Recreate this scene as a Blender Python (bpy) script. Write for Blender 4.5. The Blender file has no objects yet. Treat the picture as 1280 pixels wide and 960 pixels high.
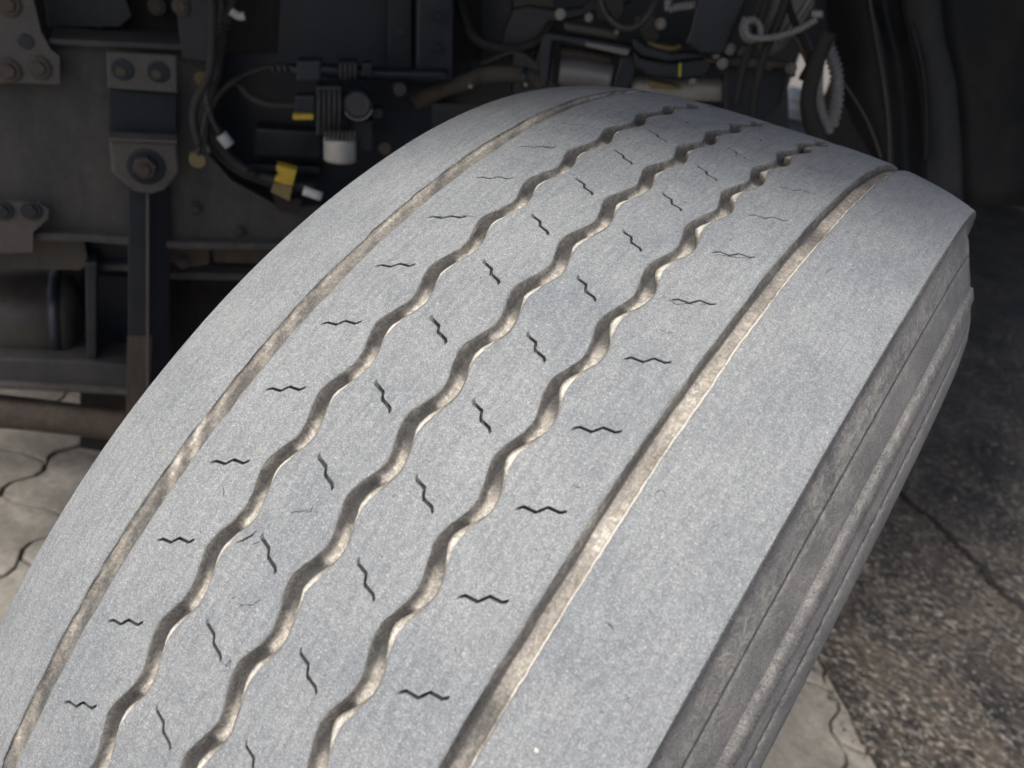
import bpy, bmesh, math, random
import numpy as np
from mathutils import Vector, Matrix, noise as mnoise

scene = bpy.context.scene
C = scene.collection
PI = math.pi
random.seed(7)
rng = np.random.default_rng(7)

# ------------------------------------------------------------------ camera
A = math.radians(44)                      # which way round the tyre the camera looks
R0 = 0.53                                 # tyre crown radius
AX = 0.528                                # axle height
CW = np.array([0.171653, -0.833777*math.sin(A), 0.833777*math.cos(A)+AX])
RT = np.array([[0.80204, -0.236707, 0.548363], [0.430064, -0.408227, -0.80523], [-0.41446, -0.881658, 0.225615]])
W3 = np.array([[1, 0, 0], [0, -math.sin(A), math.cos(A)], [0, math.cos(A), math.sin(A)]])
RW = RT @ W3.T                            # rows: right, down, forward in the world
FPX = 972.22
cam_d = bpy.data.cameras.new('camera'); cam = bpy.data.objects.new('camera', cam_d); C.objects.link(cam)
m = Matrix.Identity(4)
for r in range(3):
    m[r][0] = RW[0][r]; m[r][1] = -RW[1][r]; m[r][2] = -RW[2][r]; m[r][3] = CW[r]
cam.matrix_world = m
cam_d.sensor_width = 36; cam_d.lens = FPX/1280*36
cam_d.clip_start = 0.02; cam_d.clip_end = 400
cam_d.dof.use_dof = True; cam_d.dof.focus_distance = 0.42; cam_d.dof.aperture_fstop = 9
scene.camera = cam

# ------------------------------------------------------------------ light
SUN_DIR = Vector((-0.05, -0.47, 0.87)).normalized()     # towards the sun
world = bpy.data.worlds.new('World'); scene.world = world; world.use_nodes = True
wn = world.node_tree; bg = wn.nodes['Background']
sky = wn.nodes.new('ShaderNodeTexSky'); sky.sky_type = 'NISHITA'; sky.sun_disc = False
sky.sun_elevation = math.asin(SUN_DIR.z)
sky.sun_rotation = math.atan2(SUN_DIR.x, SUN_DIR.y)
sky.dust_density = 6.0; sky.air_density = 1.0; sky.ozone_density = 0.8
wn.links.new(sky.outputs[0], bg.inputs[0]); bg.inputs[1].default_value = 0.13
sd = bpy.data.lights.new('sun', 'SUN'); sd.energy = 2.6; sd.angle = math.radians(16); sd.color = (1, .965, .91)
so = bpy.data.objects.new('sun', sd); C.objects.link(so)
so.rotation_euler = SUN_DIR.to_track_quat('Z', 'Y').to_euler()
scene.view_settings.view_transform = 'Standard'; scene.view_settings.look = 'None'
scene.view_settings.exposure = 0.42; scene.view_settings.gamma = 1
scene.render.engine = 'CYCLES'

# ------------------------------------------------------------------ helpers
def ray(px, py):
    d = RW.T @ np.array([(px-640)/FPX, (py-480)/FPX, 1.0])
    return d
def at(px, py, D, az):
    """point seen at photo pixel px,py whose horizontal distance along heading az (deg from +Y, + = +X) is D"""
    d = ray(px, py); a = math.radians(az)
    t = D/(d[0]*math.sin(a)+d[1]*math.cos(a))
    return Vector(CW + d*t)
def ground_at(px, py, z=0.0):
    d = ray(px, py); t = (z-CW[2])/d[2]
    return Vector(CW + d*t)
def tag(o, label=None, cat=None, group=None, kind=None):
    if label: o['label'] = label
    if cat: o['category'] = cat
    if group: o['group'] = group
    if kind: o['kind'] = kind
    return o
def empty(name, loc=(0, 0, 0)):
    o = bpy.data.objects.new(name, None); C.objects.link(o); o.location = loc; o.empty_display_size = .05
    return o
def link(name, me, mat=None, parent=None):
    o = bpy.data.objects.new(name, me); C.objects.link(o)
    if mat: me.materials.append(mat)
    if parent:
        o.parent = parent
        p, off = parent, Vector((0, 0, 0))
        while p is not None:
            off += p.location; p = p.parent
        o.location = -off                # vertices are in world coordinates
    return o
def mesh_from(verts, faces, smooth=False):
    me = bpy.data.meshes.new('mesh'); me.from_pydata([tuple(v) for v in verts], [], [tuple(f) for f in faces])
    if smooth: me.shade_smooth()
    return me
def bevel(o, w, seg=2):
    b = o.modifiers.new('bevel', 'BEVEL'); b.width = w; b.segments = seg; b.limit_method = 'ANGLE'; b.angle_limit = math.radians(35)
    return o

def nodes(name):
    mt = bpy.data.materials.new(name); mt.use_nodes = True
    nt = mt.node_tree; b = nt.nodes['Principled BSDF']
    return mt, nt, b
def N(nt, t, **kw):
    n = nt.nodes.new(t)
    for k, v in kw.items():
        if k.startswith('i_'):
            key = k[2:]; n.inputs[int(key) if key.isdigit() else key].default_value = v
        else: setattr(n, k, v)
    return n
def ramp(nt, fac, stops):
    r = nt.nodes.new('ShaderNodeValToRGB'); e = r.color_ramp.elements
    while len(e) < len(stops): e.new(.5)
    for el, (p, c) in zip(e, stops):
        el.position = p; el.color = (*c, 1) if len(c) == 3 else c
    nt.links.new(fac, r.inputs[0]); return r
def noise_tex(nt, coord, scale, detail=3, rough=.55, dist=0.0):
    n = N(nt, 'ShaderNodeTexNoise'); n.inputs['Scale'].default_value = scale; n.inputs['Detail'].default_value = detail
    n.inputs['Roughness'].default_value = rough; n.inputs['Distortion'].default_value = dist
    if coord is not None: nt.links.new(coord, n.inputs['Vector'])
    return n
def mixc(nt, fac, a, b, mode='MIX'):
    mx = nt.nodes.new('ShaderNodeMix'); mx.data_type = 'RGBA'; mx.blend_type = mode
    for s, v in ((0, fac), (6, a), (7, b)):
        if isinstance(v, bpy.types.NodeSocket): nt.links.new(v, mx.inputs[s])
        elif s == 0: mx.inputs[0].default_value = v
        else: mx.inputs[s].default_value = (*v, 1)
    return mx.outputs[2]
def mathn(nt, op, a, b=None, clamp=False):
    n = nt.nodes.new('ShaderNodeMath'); n.operation = op; n.use_clamp = clamp
    for i, v in enumerate((a, b)):
        if v is None: continue
        if isinstance(v, bpy.types.NodeSocket): nt.links.new(v, n.inputs[i])
        else: n.inputs[i].default_value = v
    return n.outputs[0]
def bump(nt, b, h, strength=.5, dist=.001, prev=None):
    n = nt.nodes.new('ShaderNodeBump'); n.inputs['Strength'].default_value = strength; n.inputs['Distance'].default_value = dist
    nt.links.new(h, n.inputs['Height'])
    if prev is not None: nt.links.new(prev, n.inputs['Normal'])
    nt.links.new(n.outputs[0], b.inputs['Normal']); return n.outputs[0]

# ------------------------------------------------------------------ materials
def tread_material():
    mt, nt, b = nodes('worn_tread_rubber')
    co = N(nt, 'ShaderNodeTexCoord').outputs['Object']
    uv = N(nt, 'ShaderNodeUVMap').outputs[0]
    fine = noise_tex(nt, co, 1350, 3, .62)
    mid = noise_tex(nt, co, 420, 3, .6)
    big = noise_tex(nt, co, 16, 4, .6)
    c = ramp(nt, fine.outputs[0], [(.30, (.100, .109, .117)), (.44, (.172, .186, .197)), (.56, (.228, .244, .256)), (.68, (.50, .52, .525))]).outputs[0]
    c2 = ramp(nt, mid.outputs[0], [(.33, (.146, .158, .169)), (.52, (.212, .227, .239)), (.70, (.288, .306, .317))]).outputs[0]
    c = mixc(nt, .42, c, c2)
    g = ramp(nt, big.outputs[0], [(.26, (.80, .83, .87)), (.5, (1, 1, 1)), (.72, (1.08, 1.08, 1.07))]).outputs[0]
    c = mixc(nt, 1.0, c, g, 'MULTIPLY')
    # scuffs running round the tyre
    mp = N(nt, 'ShaderNodeMapping'); mp.inputs['Scale'].default_value = (1.0, .12, 1); nt.links.new(uv, mp.inputs[0])
    sc = noise_tex(nt, mp.outputs[0], 330, 3, .6)
    sr = ramp(nt, sc.outputs[0], [(.35, (.84, .84, .86)), (.62, (1.07, 1.07, 1.05))]).outputs[0]
    c = mixc(nt, .8, c, sr, 'MULTIPLY')
    # pale dust flecks, scattered
    vo = N(nt, 'ShaderNodeTexVoronoi'); vo.inputs['Scale'].default_value = 290; nt.links.new(co, vo.inputs['Vector'])
    fl = ramp(nt, vo.outputs['Distance'], [(.0, (1, 1, 1)), (.16, (0, 0, 0))])
    gate = ramp(nt, noise_tex(nt, co, 130, 2).outputs[0], [(.55, (0, 0, 0)), (.62, (1, 1, 1))])
    f = mathn(nt, 'MULTIPLY', fl.outputs[0], gate.outputs[0])
    c = mixc(nt, mathn(nt, 'MULTIPLY', f, .75), c, (.62, .62, .60))
    vo2 = N(nt, 'ShaderNodeTexVoronoi'); vo2.inputs['Scale'].default_value = 120; nt.links.new(co, vo2.inputs['Vector'])
    fl2 = ramp(nt, vo2.outputs['Distance'], [(.0, (1, 1, 1)), (.045, (0, 0, 0))])
    c = mixc(nt, mathn(nt, 'MULTIPLY', fl2.outputs[0], .7), c, (.04, .04, .04))
    # brown dirt near groove rims
    at_ = N(nt, 'ShaderNodeAttribute', attribute_name='dirt')
    c = mixc(nt, mathn(nt, 'MULTIPLY', at_.outputs['Fac'], .8), c, (.075, .064, .052))
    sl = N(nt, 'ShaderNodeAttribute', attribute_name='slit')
    c = mixc(nt, mathn(nt, 'MULTIPLY', sl.outputs['Fac'], .74), c, (.018, .018, .017))  # sipe walls: dark rubber, taken near-black so the slits look shaded
    nt.links.new(c, b.inputs['Base Color'])
    b.inputs['Roughness'].default_value = .72; b.inputs['Specular IOR Level'].default_value = .42
    n1 = bump(nt, b, fine.outputs[0], .55, .0009)
    n2 = bump(nt, b, mid.outputs[0], .35, .0016, n1)
    bump(nt, b, sc.outputs[0], .2, .0012, n2)
    return mt
def groove_material():
    mt, nt, b = nodes('dusty_groove_rubber')
    co = N(nt, 'ShaderNodeTexCoord').outputs['Object']
    uv = N(nt, 'ShaderNodeUVMap').outputs[0]
    dust = N(nt, 'ShaderNodeAttribute', attribute_name='dust').outputs['Fac']
    n1 = noise_tex(nt, co, 330, 6, .74, .9)
    mp = N(nt, 'ShaderNodeMapping'); mp.inputs['Scale'].default_value = (1.0, .07, 1); nt.links.new(uv, mp.inputs[0])
    n2 = noise_tex(nt, mp.outputs[0], 900, 4, .6)
    f = mathn(nt, 'ADD', dust, mathn(nt, 'MULTIPLY', mathn(nt, 'SUBTRACT', n1.outputs[0], .5), 1.15))
    f = mathn(nt, 'ADD', f, mathn(nt, 'MULTIPLY', mathn(nt, 'SUBTRACT', n2.outputs[0], .5), .28))
    c = ramp(nt, f, [(.05, (.070, .069, .067)), (.30, (.110, .107, .102)), (.5, (.185, .175, .158)), (.72, (.29, .272, .240)), (1.0, (.60, .58, .53))]).outputs[0]
    sp = noise_tex(nt, co, 900, 2)
    c = mixc(nt, .7, c, ramp(nt, sp.outputs[0], [(.3, (.75, .75, .75)), (.7, (1.2, 1.2, 1.2))]).outputs[0], 'MULTIPLY')
    nt.links.new(c, b.inputs['Base Color']); b.inputs['Roughness'].default_value = 1.0
    b.inputs['Specular IOR Level'].default_value = .06
    p = bump(nt, b, n2.outputs[0], .12, .0006); p = bump(nt, b, sp.outputs[0], .5, .0008, p); bump(nt, b, n1.outputs[0], .25, .0012, p)
    return mt
def sidewall_material():
    mt, nt, b = nodes('sidewall_rubber')
    co = N(nt, 'ShaderNodeTexCoord').outputs['Object']
    uv = N(nt, 'ShaderNodeUVMap').outputs[0]
    mp = N(nt, 'ShaderNodeMapping'); mp.inputs['Scale'].default_value = (1.0, .10, 1); nt.links.new(uv, mp.inputs[0])
    s = noise_tex(nt, mp.outputs[0], 520, 4, .62)
    l = noise_tex(nt, co, 30, 6, .7, .8)
    g = noise_tex(nt, co, 1000, 3, .65)
    c = ramp(nt, l.outputs[0], [(.30, (.115, .115, .119)), (.45, (.150, .149, .150)), (.60, (.185, .182, .178)), (.78, (.25, .243, .230))]).outputs[0]
    c = mixc(nt, .3, c, ramp(nt, s.outputs[0], [(.3, (.62, .62, .64)), (.7, (1.32, 1.3, 1.25))]).outputs[0], 'MULTIPLY')
    c = mixc(nt, .9, c, ramp(nt, g.outputs[0], [(.3, (.6, .6, .6)), (.55, (1., 1., 1.)), (.72, (1.65, 1.62, 1.55))]).outputs[0], 'MULTIPLY')
    dust = N(nt, 'ShaderNodeAttribute', attribute_name='dust').outputs['Fac']
    n1 = noise_tex(nt, co, 150, 7, .78, 1.2)
    f = mathn(nt, 'MULTIPLY', dust, ramp(nt, n1.outputs[0], [(.46, (0, 0, 0)), (.60, (1, 1, 1))]).outputs[0])
    c = mixc(nt, mathn(nt, 'MULTIPLY', f, .6), c, (.38, .365, .33))
    # curled mould and scuff lines
    wv = N(nt, 'ShaderNodeTexWave', wave_type='RINGS'); wv.inputs['Scale'].default_value = 28; wv.inputs['Distortion'].default_value = 18
    wv.inputs['Detail'].default_value = 3; wv.inputs['Detail Scale'].default_value = 2; nt.links.new(co, wv.inputs['Vector'])
    wr = ramp(nt, wv.outputs['Fac'], [(.0, (0, 0, 0)), (.05, (.9, .9, .9)), (.12, (1, 1, 1))])
    nt.links.new(c, b.inputs['Base Color']); b.inputs['Roughness'].default_value = .7
    b.inputs['Specular IOR Level'].default_value = .35
    p = bump(nt, b, s.outputs[0], .3, .0008); p = bump(nt, b, g.outputs[0], .8, .0010, p); p = bump(nt, b, n1.outputs[0], .4, .002, p); bump(nt, b, wr.outputs[0], .25, .0008, p)
    return mt
def paint(name, col, dustc=(.10, .085, .07), amount=.5, rough=.5, scale=14, metal=0.0, spec=.5):
    mt, nt, b = nodes(name)
    co = N(nt, 'ShaderNodeTexCoord').outputs['Object']
    n1 = noise_tex(nt, co, scale, 6, .65, .4); n2 = noise_tex(nt, co, scale*16, 3, .6)
    mpz = N(nt, 'ShaderNodeMapping'); mpz.inputs['Scale'].default_value = (1, 1, .18); nt.links.new(co, mpz.inputs[0])
    n4 = noise_tex(nt, mpz.outputs[0], scale*5, 5, .7)
    f = ramp(nt, mathn(nt, 'ADD', mathn(nt, 'MULTIPLY', n1.outputs[0], .6), mathn(nt, 'MULTIPLY', n4.outputs[0], .4)), [(.40, (0, 0, 0)), (.60, (1, 1, 1))])
    c = mixc(nt, mathn(nt, 'MULTIPLY', f.outputs[0], amount), col, dustc)
    c = mixc(nt, .5, c, ramp(nt, n2.outputs[0], [(.3, (.78, .78, .78)), (.7, (1.2, 1.2, 1.2))]).outputs[0], 'MULTIPLY')
    nt.links.new(c, b.inputs['Base Color'])
    r = ramp(nt, n1.outputs[0], [(.3, (rough,)*3), (.7, (min(1, rough+.3),)*3)]); nt.links.new(r.outputs[0], b.inputs['Roughness'])
    b.inputs['Metallic'].default_value = metal; b.inputs['Specular IOR Level'].default_value = spec
    bump(nt, b, n2.outputs[0], .25, .001)
    return mt
M = {}
M['tread'] = tread_material(); M['groove'] = groove_material(); M['side'] = sidewall_material()
M['cut'] = paint('cut_rubber', (.012, .012, .012), (.03, .028, .025), .5, .9)
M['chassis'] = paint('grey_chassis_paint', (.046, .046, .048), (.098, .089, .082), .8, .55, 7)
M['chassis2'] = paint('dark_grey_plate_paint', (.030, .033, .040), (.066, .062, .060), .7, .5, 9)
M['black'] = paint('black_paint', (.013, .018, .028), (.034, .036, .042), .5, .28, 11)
M['blue_black'] = paint('blue_black_gloss', (.010, .013, .022), (.022, .026, .036), .5, .3, 9)
M['steel'] = paint('steel_zinc', (.30, .29, .28), (.20, .17, .13), .6, .35, 40, .8)
M['bolt'] = paint('dirty_bolt_steel', (.075, .070, .066), (.15, .12, .09), .6, .5, 60, .5)
M['dull'] = paint('dull_grey_edge', (.10, .092, .086), (.08, .07, .06), .5, .7, 20)
M['bracket'] = paint('bracket_grey_paint', (.078, .072, .070), (.12, .105, .093), .7, .5, 16)
M['worn_steel'] = paint('worn_steel', (.20, .20, .21), (.26, .23, .20), .6, .35, 25, .4)
M['rubber'] = paint('black_hose_rubber', (.016, .016, .018), (.06, .052, .045), .5, .6, 30)
M['hose_brown'] = paint('dusty_hose', (.045, .037, .032), (.11, .09, .07), .6, .7, 30)
M['conduit'] = paint('black_conduit_plastic', (.03, .03, .032), (.09, .09, .095), .5, .35, 30)
M['silver_conduit'] = paint('grey_conduit_plastic', (.22, .225, .23), (.34, .34, .33), .5, .3, 30)
M['yellow'] = paint('yellow_plastic', (.62, .42, .03), (.35, .26, .10), .5, .45, 60)
M['yellow_mark'] = paint('yellow_marker_paint', (.50, .47, .06), (.3, .28, .08), .4, .6, 60)
M['cap'] = paint('silver_cast_cap', (.55, .54, .52), (.35, .32, .27), .5, .4, 40, .3)
M['white'] = paint('white_plastic', (.66, .67, .70), (.5, .49, .46), .5, .45, 40)
M['brass'] = paint('dirty_brass', (.30, .23, .11), (.20, .16, .10), .5, .5, 50, .5)
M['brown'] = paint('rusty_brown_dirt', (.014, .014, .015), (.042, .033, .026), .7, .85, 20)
M['tank'] = paint('dusty_tank_paint', (.045, .038, .033), (.12, .10, .08), .5, .35, 9)
M['fender'] = paint('black_fender_plastic', (.011, .016, .024), (.046, .045, .048), .7, .5, 6)
M['grit'] = paint('grit_grey', (.07, .065, .058), (.28, .255, .22), .6, .85, 60)

# ------------------------------------------------------------------ the tyre
NP_ = 78; P = 2*PI/NP_; H = .153707
def Rx(x): return R0 - .106072*x*x - 22.892876*x**4
def world_pt(x, r, th):
    y = r*np.cos(th); z = r*np.sin(th)
    return np.stack([x+0*th, -math.sin(A)*y+math.cos(A)*z, math.cos(A)*y+math.sin(A)*z+AX], -1)

wheel = empty('worn_tyre', (0, 0, 0))
tag(wheel, 'worn truck tyre with pale dusty tread, three zigzag grooves and two straight grooves', 'tyre')

WX = np.array([-154, -90, -79.5, -76.9, -71.8, -69.0, -63.2, -61.0, -31.8, -30.3, -24.5, -22.3, -16.6, -14.6,
               15.1, 16.8, 21.9, 24.5, 30.0, 32.0, 61.6, 64.0, 69.6, 72.8, 78.1, 80.3, 90, 154])
WV = np.array([.40, .40, .405, .46, .49, .58, .61, .67, .14, .11, .07, .0, -.04, -.08,
               -.49, -.53, -.56, -.65, -.68, -.72, -.255, -.195, -.175, -.075, -.055, -.01, -.01, -.01])
for _a, _b in ((-79.5, -61.0), (-31.8, -14.6), (15.1, 32.0), (61.6, 80.3)):
    _i = (WX >= _a) & (WX <= _b); _x = WX[_i]; _y = WV[_i]
    _l = np.interp(_x, [_x[0], _x[-1]], [_y[0], _y[-1]]); WV[_i] = _l+(_y-_l)*1.08
def wfun(x): return np.interp(x*1000, WX, WV)
U_FULL = [0, .009, .0168, .0192, .0207, .026, .039, .06, .1, .14, .19, .24, .29, .34, .39, .44, .5]
U_FULL = sorted(set([-u for u in U_FULL[:-1]]+U_FULL))
U_LOW = [-.45+.1*i for i in range(10)]
rows_n, rows_u = [], []
for n in range(-39, 39):
    full = -15 <= n <= 15
    for u in (U_FULL if full else U_LOW):
        rows_n.append(n); rows_u.append(u if full else u)
rows_n = np.array(rows_n); rows_u = np.array(rows_u)
rowt = rows_n+rows_u
lip = (np.abs(rows_u) > .0185) & (np.abs(rows_u) < .020) & (rows_n >= -15) & (rows_n <= 15)
sip = (np.abs(rows_u) < .018) & (rows_n >= -15) & (rows_n <= 15)
NR = len(rowt)

def vnoise(t, seed, amp, per=1.0):
    """smooth 1D noise that closes round the tyre"""
    K = max(4, int(round(NP_/per))); v = np.random.default_rng(seed).normal(0, 1, K)
    a = (t % NP_)/NP_*K; i = np.floor(a).astype(int); f = a-i; f = f*f*(3-2*f)
    return amp*(v[i % K]*(1-f)+v[(i+1) % K]*f)
def zwave(t, mid, amp, ph):
    a = 2*PI*(t-ph+.25)
    s = np.sin(a) - .03*np.sin(3*a)
    return mid + amp*1.24*s
EDGES = {   # groove: (left edge, right edge) in mm as a function of angle in pitches
    1: (lambda t: -101.0+vnoise(t, 1, .28, .12)+vnoise(t, 2, .25, .6), lambda t: -90.3+vnoise(t, 3, .22, .2)),
    2: (lambda t: zwave(t, -50.6, 2.25, .24)+vnoise(t, 4, .14, .07)+vnoise(t, 24, .22, .9), lambda t: zwave(t, -41.9, 1.9, .25)+vnoise(t, 5, .14, .07)),
    3: (lambda t: zwave(t, -4.0, 2.45, .46)+vnoise(t, 6, .14, .07), lambda t: zwave(t, 5.2, 1.85, .45)+vnoise(t, 7, .14, .07)+vnoise(t, 27, .2, .9)),
    4: (lambda t: zwave(t, 42.6, 2.1, .59)+vnoise(t, 8, .14, .07), lambda t: zwave(t, 51.0, 2.0, .66)+vnoise(t, 9, .12, .15)),
    5: (lambda t: 90.3+vnoise(t, 10, .10, .10)+vnoise(t, 30, .15, .8), lambda t: 100.8+vnoise(t, 11, .16, .08)+vnoise(t, 12, .2, .7)),
}
EN = {1: (-101.0, -90.3), 2: (-50.6, -41.9), 3: (-4.0, 5.2), 4: (42.6, 51.0), 5: (90.3, 101.0)}   # nominal

def grid_obj(name, X, Rr, TH, mat, attr=None, smooth=True, closed=True, keep=None, parent=wheel):
    """X, Rr, TH: arrays rows x cols (metres, metres, radians)"""
    nr, nc = X.shape
    V = world_pt(X, Rr, TH).reshape(-1, 3)
    i = np.arange(nr if closed else nr-1); j = np.arange(nc-1)
    I, J = np.meshgrid(i, j, indexing='ij'); I2 = (I+1) % nr
    F = np.stack([I*nc+J, I*nc+J+1, I2*nc+J+1, I2*nc+J], -1).reshape(-1, 4)
    me = bpy.data.meshes.new(name)
    me.vertices.add(len(V)); me.vertices.foreach_set('co', V.astype(np.float32).ravel())
    me.loops.add(F.size); me.loops.foreach_set('vertex_index', F.ravel().astype(np.int32))
    me.polygons.add(len(F)); me.polygons.foreach_set('loop_start', np.arange(0, F.size, 4, dtype=np.int32))
    me.update(calc_edges=True)
    uv = me.uv_layers.new(name='UVMap')
    UV = np.stack([X, TH*R0], -1).reshape(-1, 2)[F.ravel()]
    uv.data.foreach_set('uv', UV.astype(np.float32).ravel())
    for k, v in (attr or {}).items():
        a = me.attributes.new(k, 'FLOAT', 'POINT'); a.data.foreach_set('value', v.astype(np.float32).ravel())
    if smooth: me.shade_smooth()
    o = link(name, me, mat, parent)
    return o

def edge_pos(t, xn, which, side):
    return EDGES[which][side](t)

SIPE = {1: (-79.5, -61.0), 2: (-31.8, -14.6), 3: (15.1, 32.0), 4: (61.6, 80.3)}
def theta_at(xn):          # in pitches; rows spread where a sipe runs steeply so that it keeps its width
    sl = (wfun((xn+.5)/1000)-wfun((xn-.5)/1000))*P*R0*1000
    m_ = min(2.3, (.80 if abs(xn) > 55 else 1.05 if xn < 0 else .95)*math.sqrt(1+sl*sl)) if any(a-.6 <= xn <= b+.6 for a, b in SIPE.values()) else 1.0
    return rows_n + rows_u*(1+(m_-1)*np.exp(-(rows_u/.06)**2)) + wfun(xn/1000.0)
def build_rib(k):
    # k: 0..5, left groove k, right groove k+1
    ln = EN[k][1] if k > 0 else -H*1000
    rn = EN[k+1][0] if k < 5 else H*1000
    ins = [0, .12, .35, .8, 1.8]
    cols = [ln+v for v in ins]; 
    if k in SIPE:
        a, b = SIPE[k]
        kn = [v for v in WX if a-.01 <= v <= b+.01]
        sc = [a-1.5, a-.5, a-.15]+list(np.arange(a, b, 1.05))+kn+[b, b+.15, b+.5, b+1.5]
        sc = sorted(set(np.round(sc, 2)))
        sc2 = [sc[0]]
        for v in sc[1:]:
            if v-sc2[-1] > .12: sc2.append(v)
        fillers = list(np.linspace(cols[-1], sc2[0], 4)[1:-1])
        fill2 = list(np.linspace(sc2[-1], rn-1.8, 4)[1:-1])
        cols += fillers+sc2+fill2
        a_, b_ = a-.01, b+.01
    else:
        cols += list(np.linspace(ln+1.8, rn-1.8, 24)[1:-1]); a_, b_ = 1, 0
    cols += [rn-v for v in ins[::-1]]
    cols = np.array(cols)
    X = np.zeros((NR, len(cols))); TH = np.zeros_like(X); DP = np.zeros_like(X); DR = np.zeros_like(X); LP = np.zeros_like(X)
    inst = np.random.default_rng(50+k)
    fac = {n: inst.uniform(.85, 1.2) for n in range(-40, 40)}
    for j, xn in enumerate(cols):
        t = theta_at(xn)
        dl = (edge_pos(t, ln, k, 1)-ln) if k > 0 else 0
        dr = (edge_pos(t, rn, k+1, 0)-rn) if k < 5 else 0
        s = (xn-ln)/(rn-ln)
        if k in SIPE:       # sipes stay straight: edge displacement fades inward
            lim = SIPE[k][0]-1.5-ln; wl = np.clip(1-(xn-ln-1.8)/(lim-1.8), 0, 1)
            lim = rn-SIPE[k][1]-1.5; wr = np.clip(1-(rn-xn-1.8)/(lim-1.8), 0, 1)
        else: wl, wr = max(0, 1-s*3), max(0, 1-(1-s)*3)
        X[:, j] = xn+dl*wl+dr*wr
        TH[:, j] = t*P
        e = min(xn-ln, rn-xn) if 0 < k < 5 else ((rn-xn) if k == 0 else (xn-ln))
        rnd = .40*math.exp(-max(e, 0)/.3) + (.28*math.exp(-max(rn-xn, 0)/1.3) if k < 5 else 0)
        if (k == 0 and j < 5) or (k == 5 and j > len(cols)-6): rnd = .15*math.exp(-(min(xn-ln, rn-xn))/.3)
        d = rnd + 0*t
        # wear: slight local wobble
        d = d + .16*vnoise(t+k*3.3+xn*.01, 60+k, 1, 1.3)*(1 if k not in SIPE else .6)
        if k in SIPE and a_ <= xn <= b_:
            prof = min(1, min(xn-a_, b_-xn)/.3)
            fo = np.array([fac[int(n)] for n in rows_n])
            far = np.clip(1-(t-5.6)/3.0, .16, 1) if k in (1, 4) else np.clip(1-(t-10)/3.0, .5, 1)
            d = d + lip*prof*.9*np.where(far > .6, 1, far)
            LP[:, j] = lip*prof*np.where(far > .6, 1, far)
            d = d + sip*prof*(3.8 if k in (1, 4) else 5.0)*fo*far
        DP[:, j] = d
        DR[:, j] = .55*np.exp(-max(e, 0)/.55)*(.5+.5*vnoise(t, 80+k+(j > 8), 1, .2)) if e < 3 else 0
    Rr = Rx(X/1000)-DP/1000
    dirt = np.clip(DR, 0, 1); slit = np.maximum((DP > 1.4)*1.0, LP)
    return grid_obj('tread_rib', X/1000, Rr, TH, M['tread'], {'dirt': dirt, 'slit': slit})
def gauss(t, ph, w):
    d = (t-ph+.5) % 1-.5
    return np.exp(-(d/w)**2)
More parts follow.
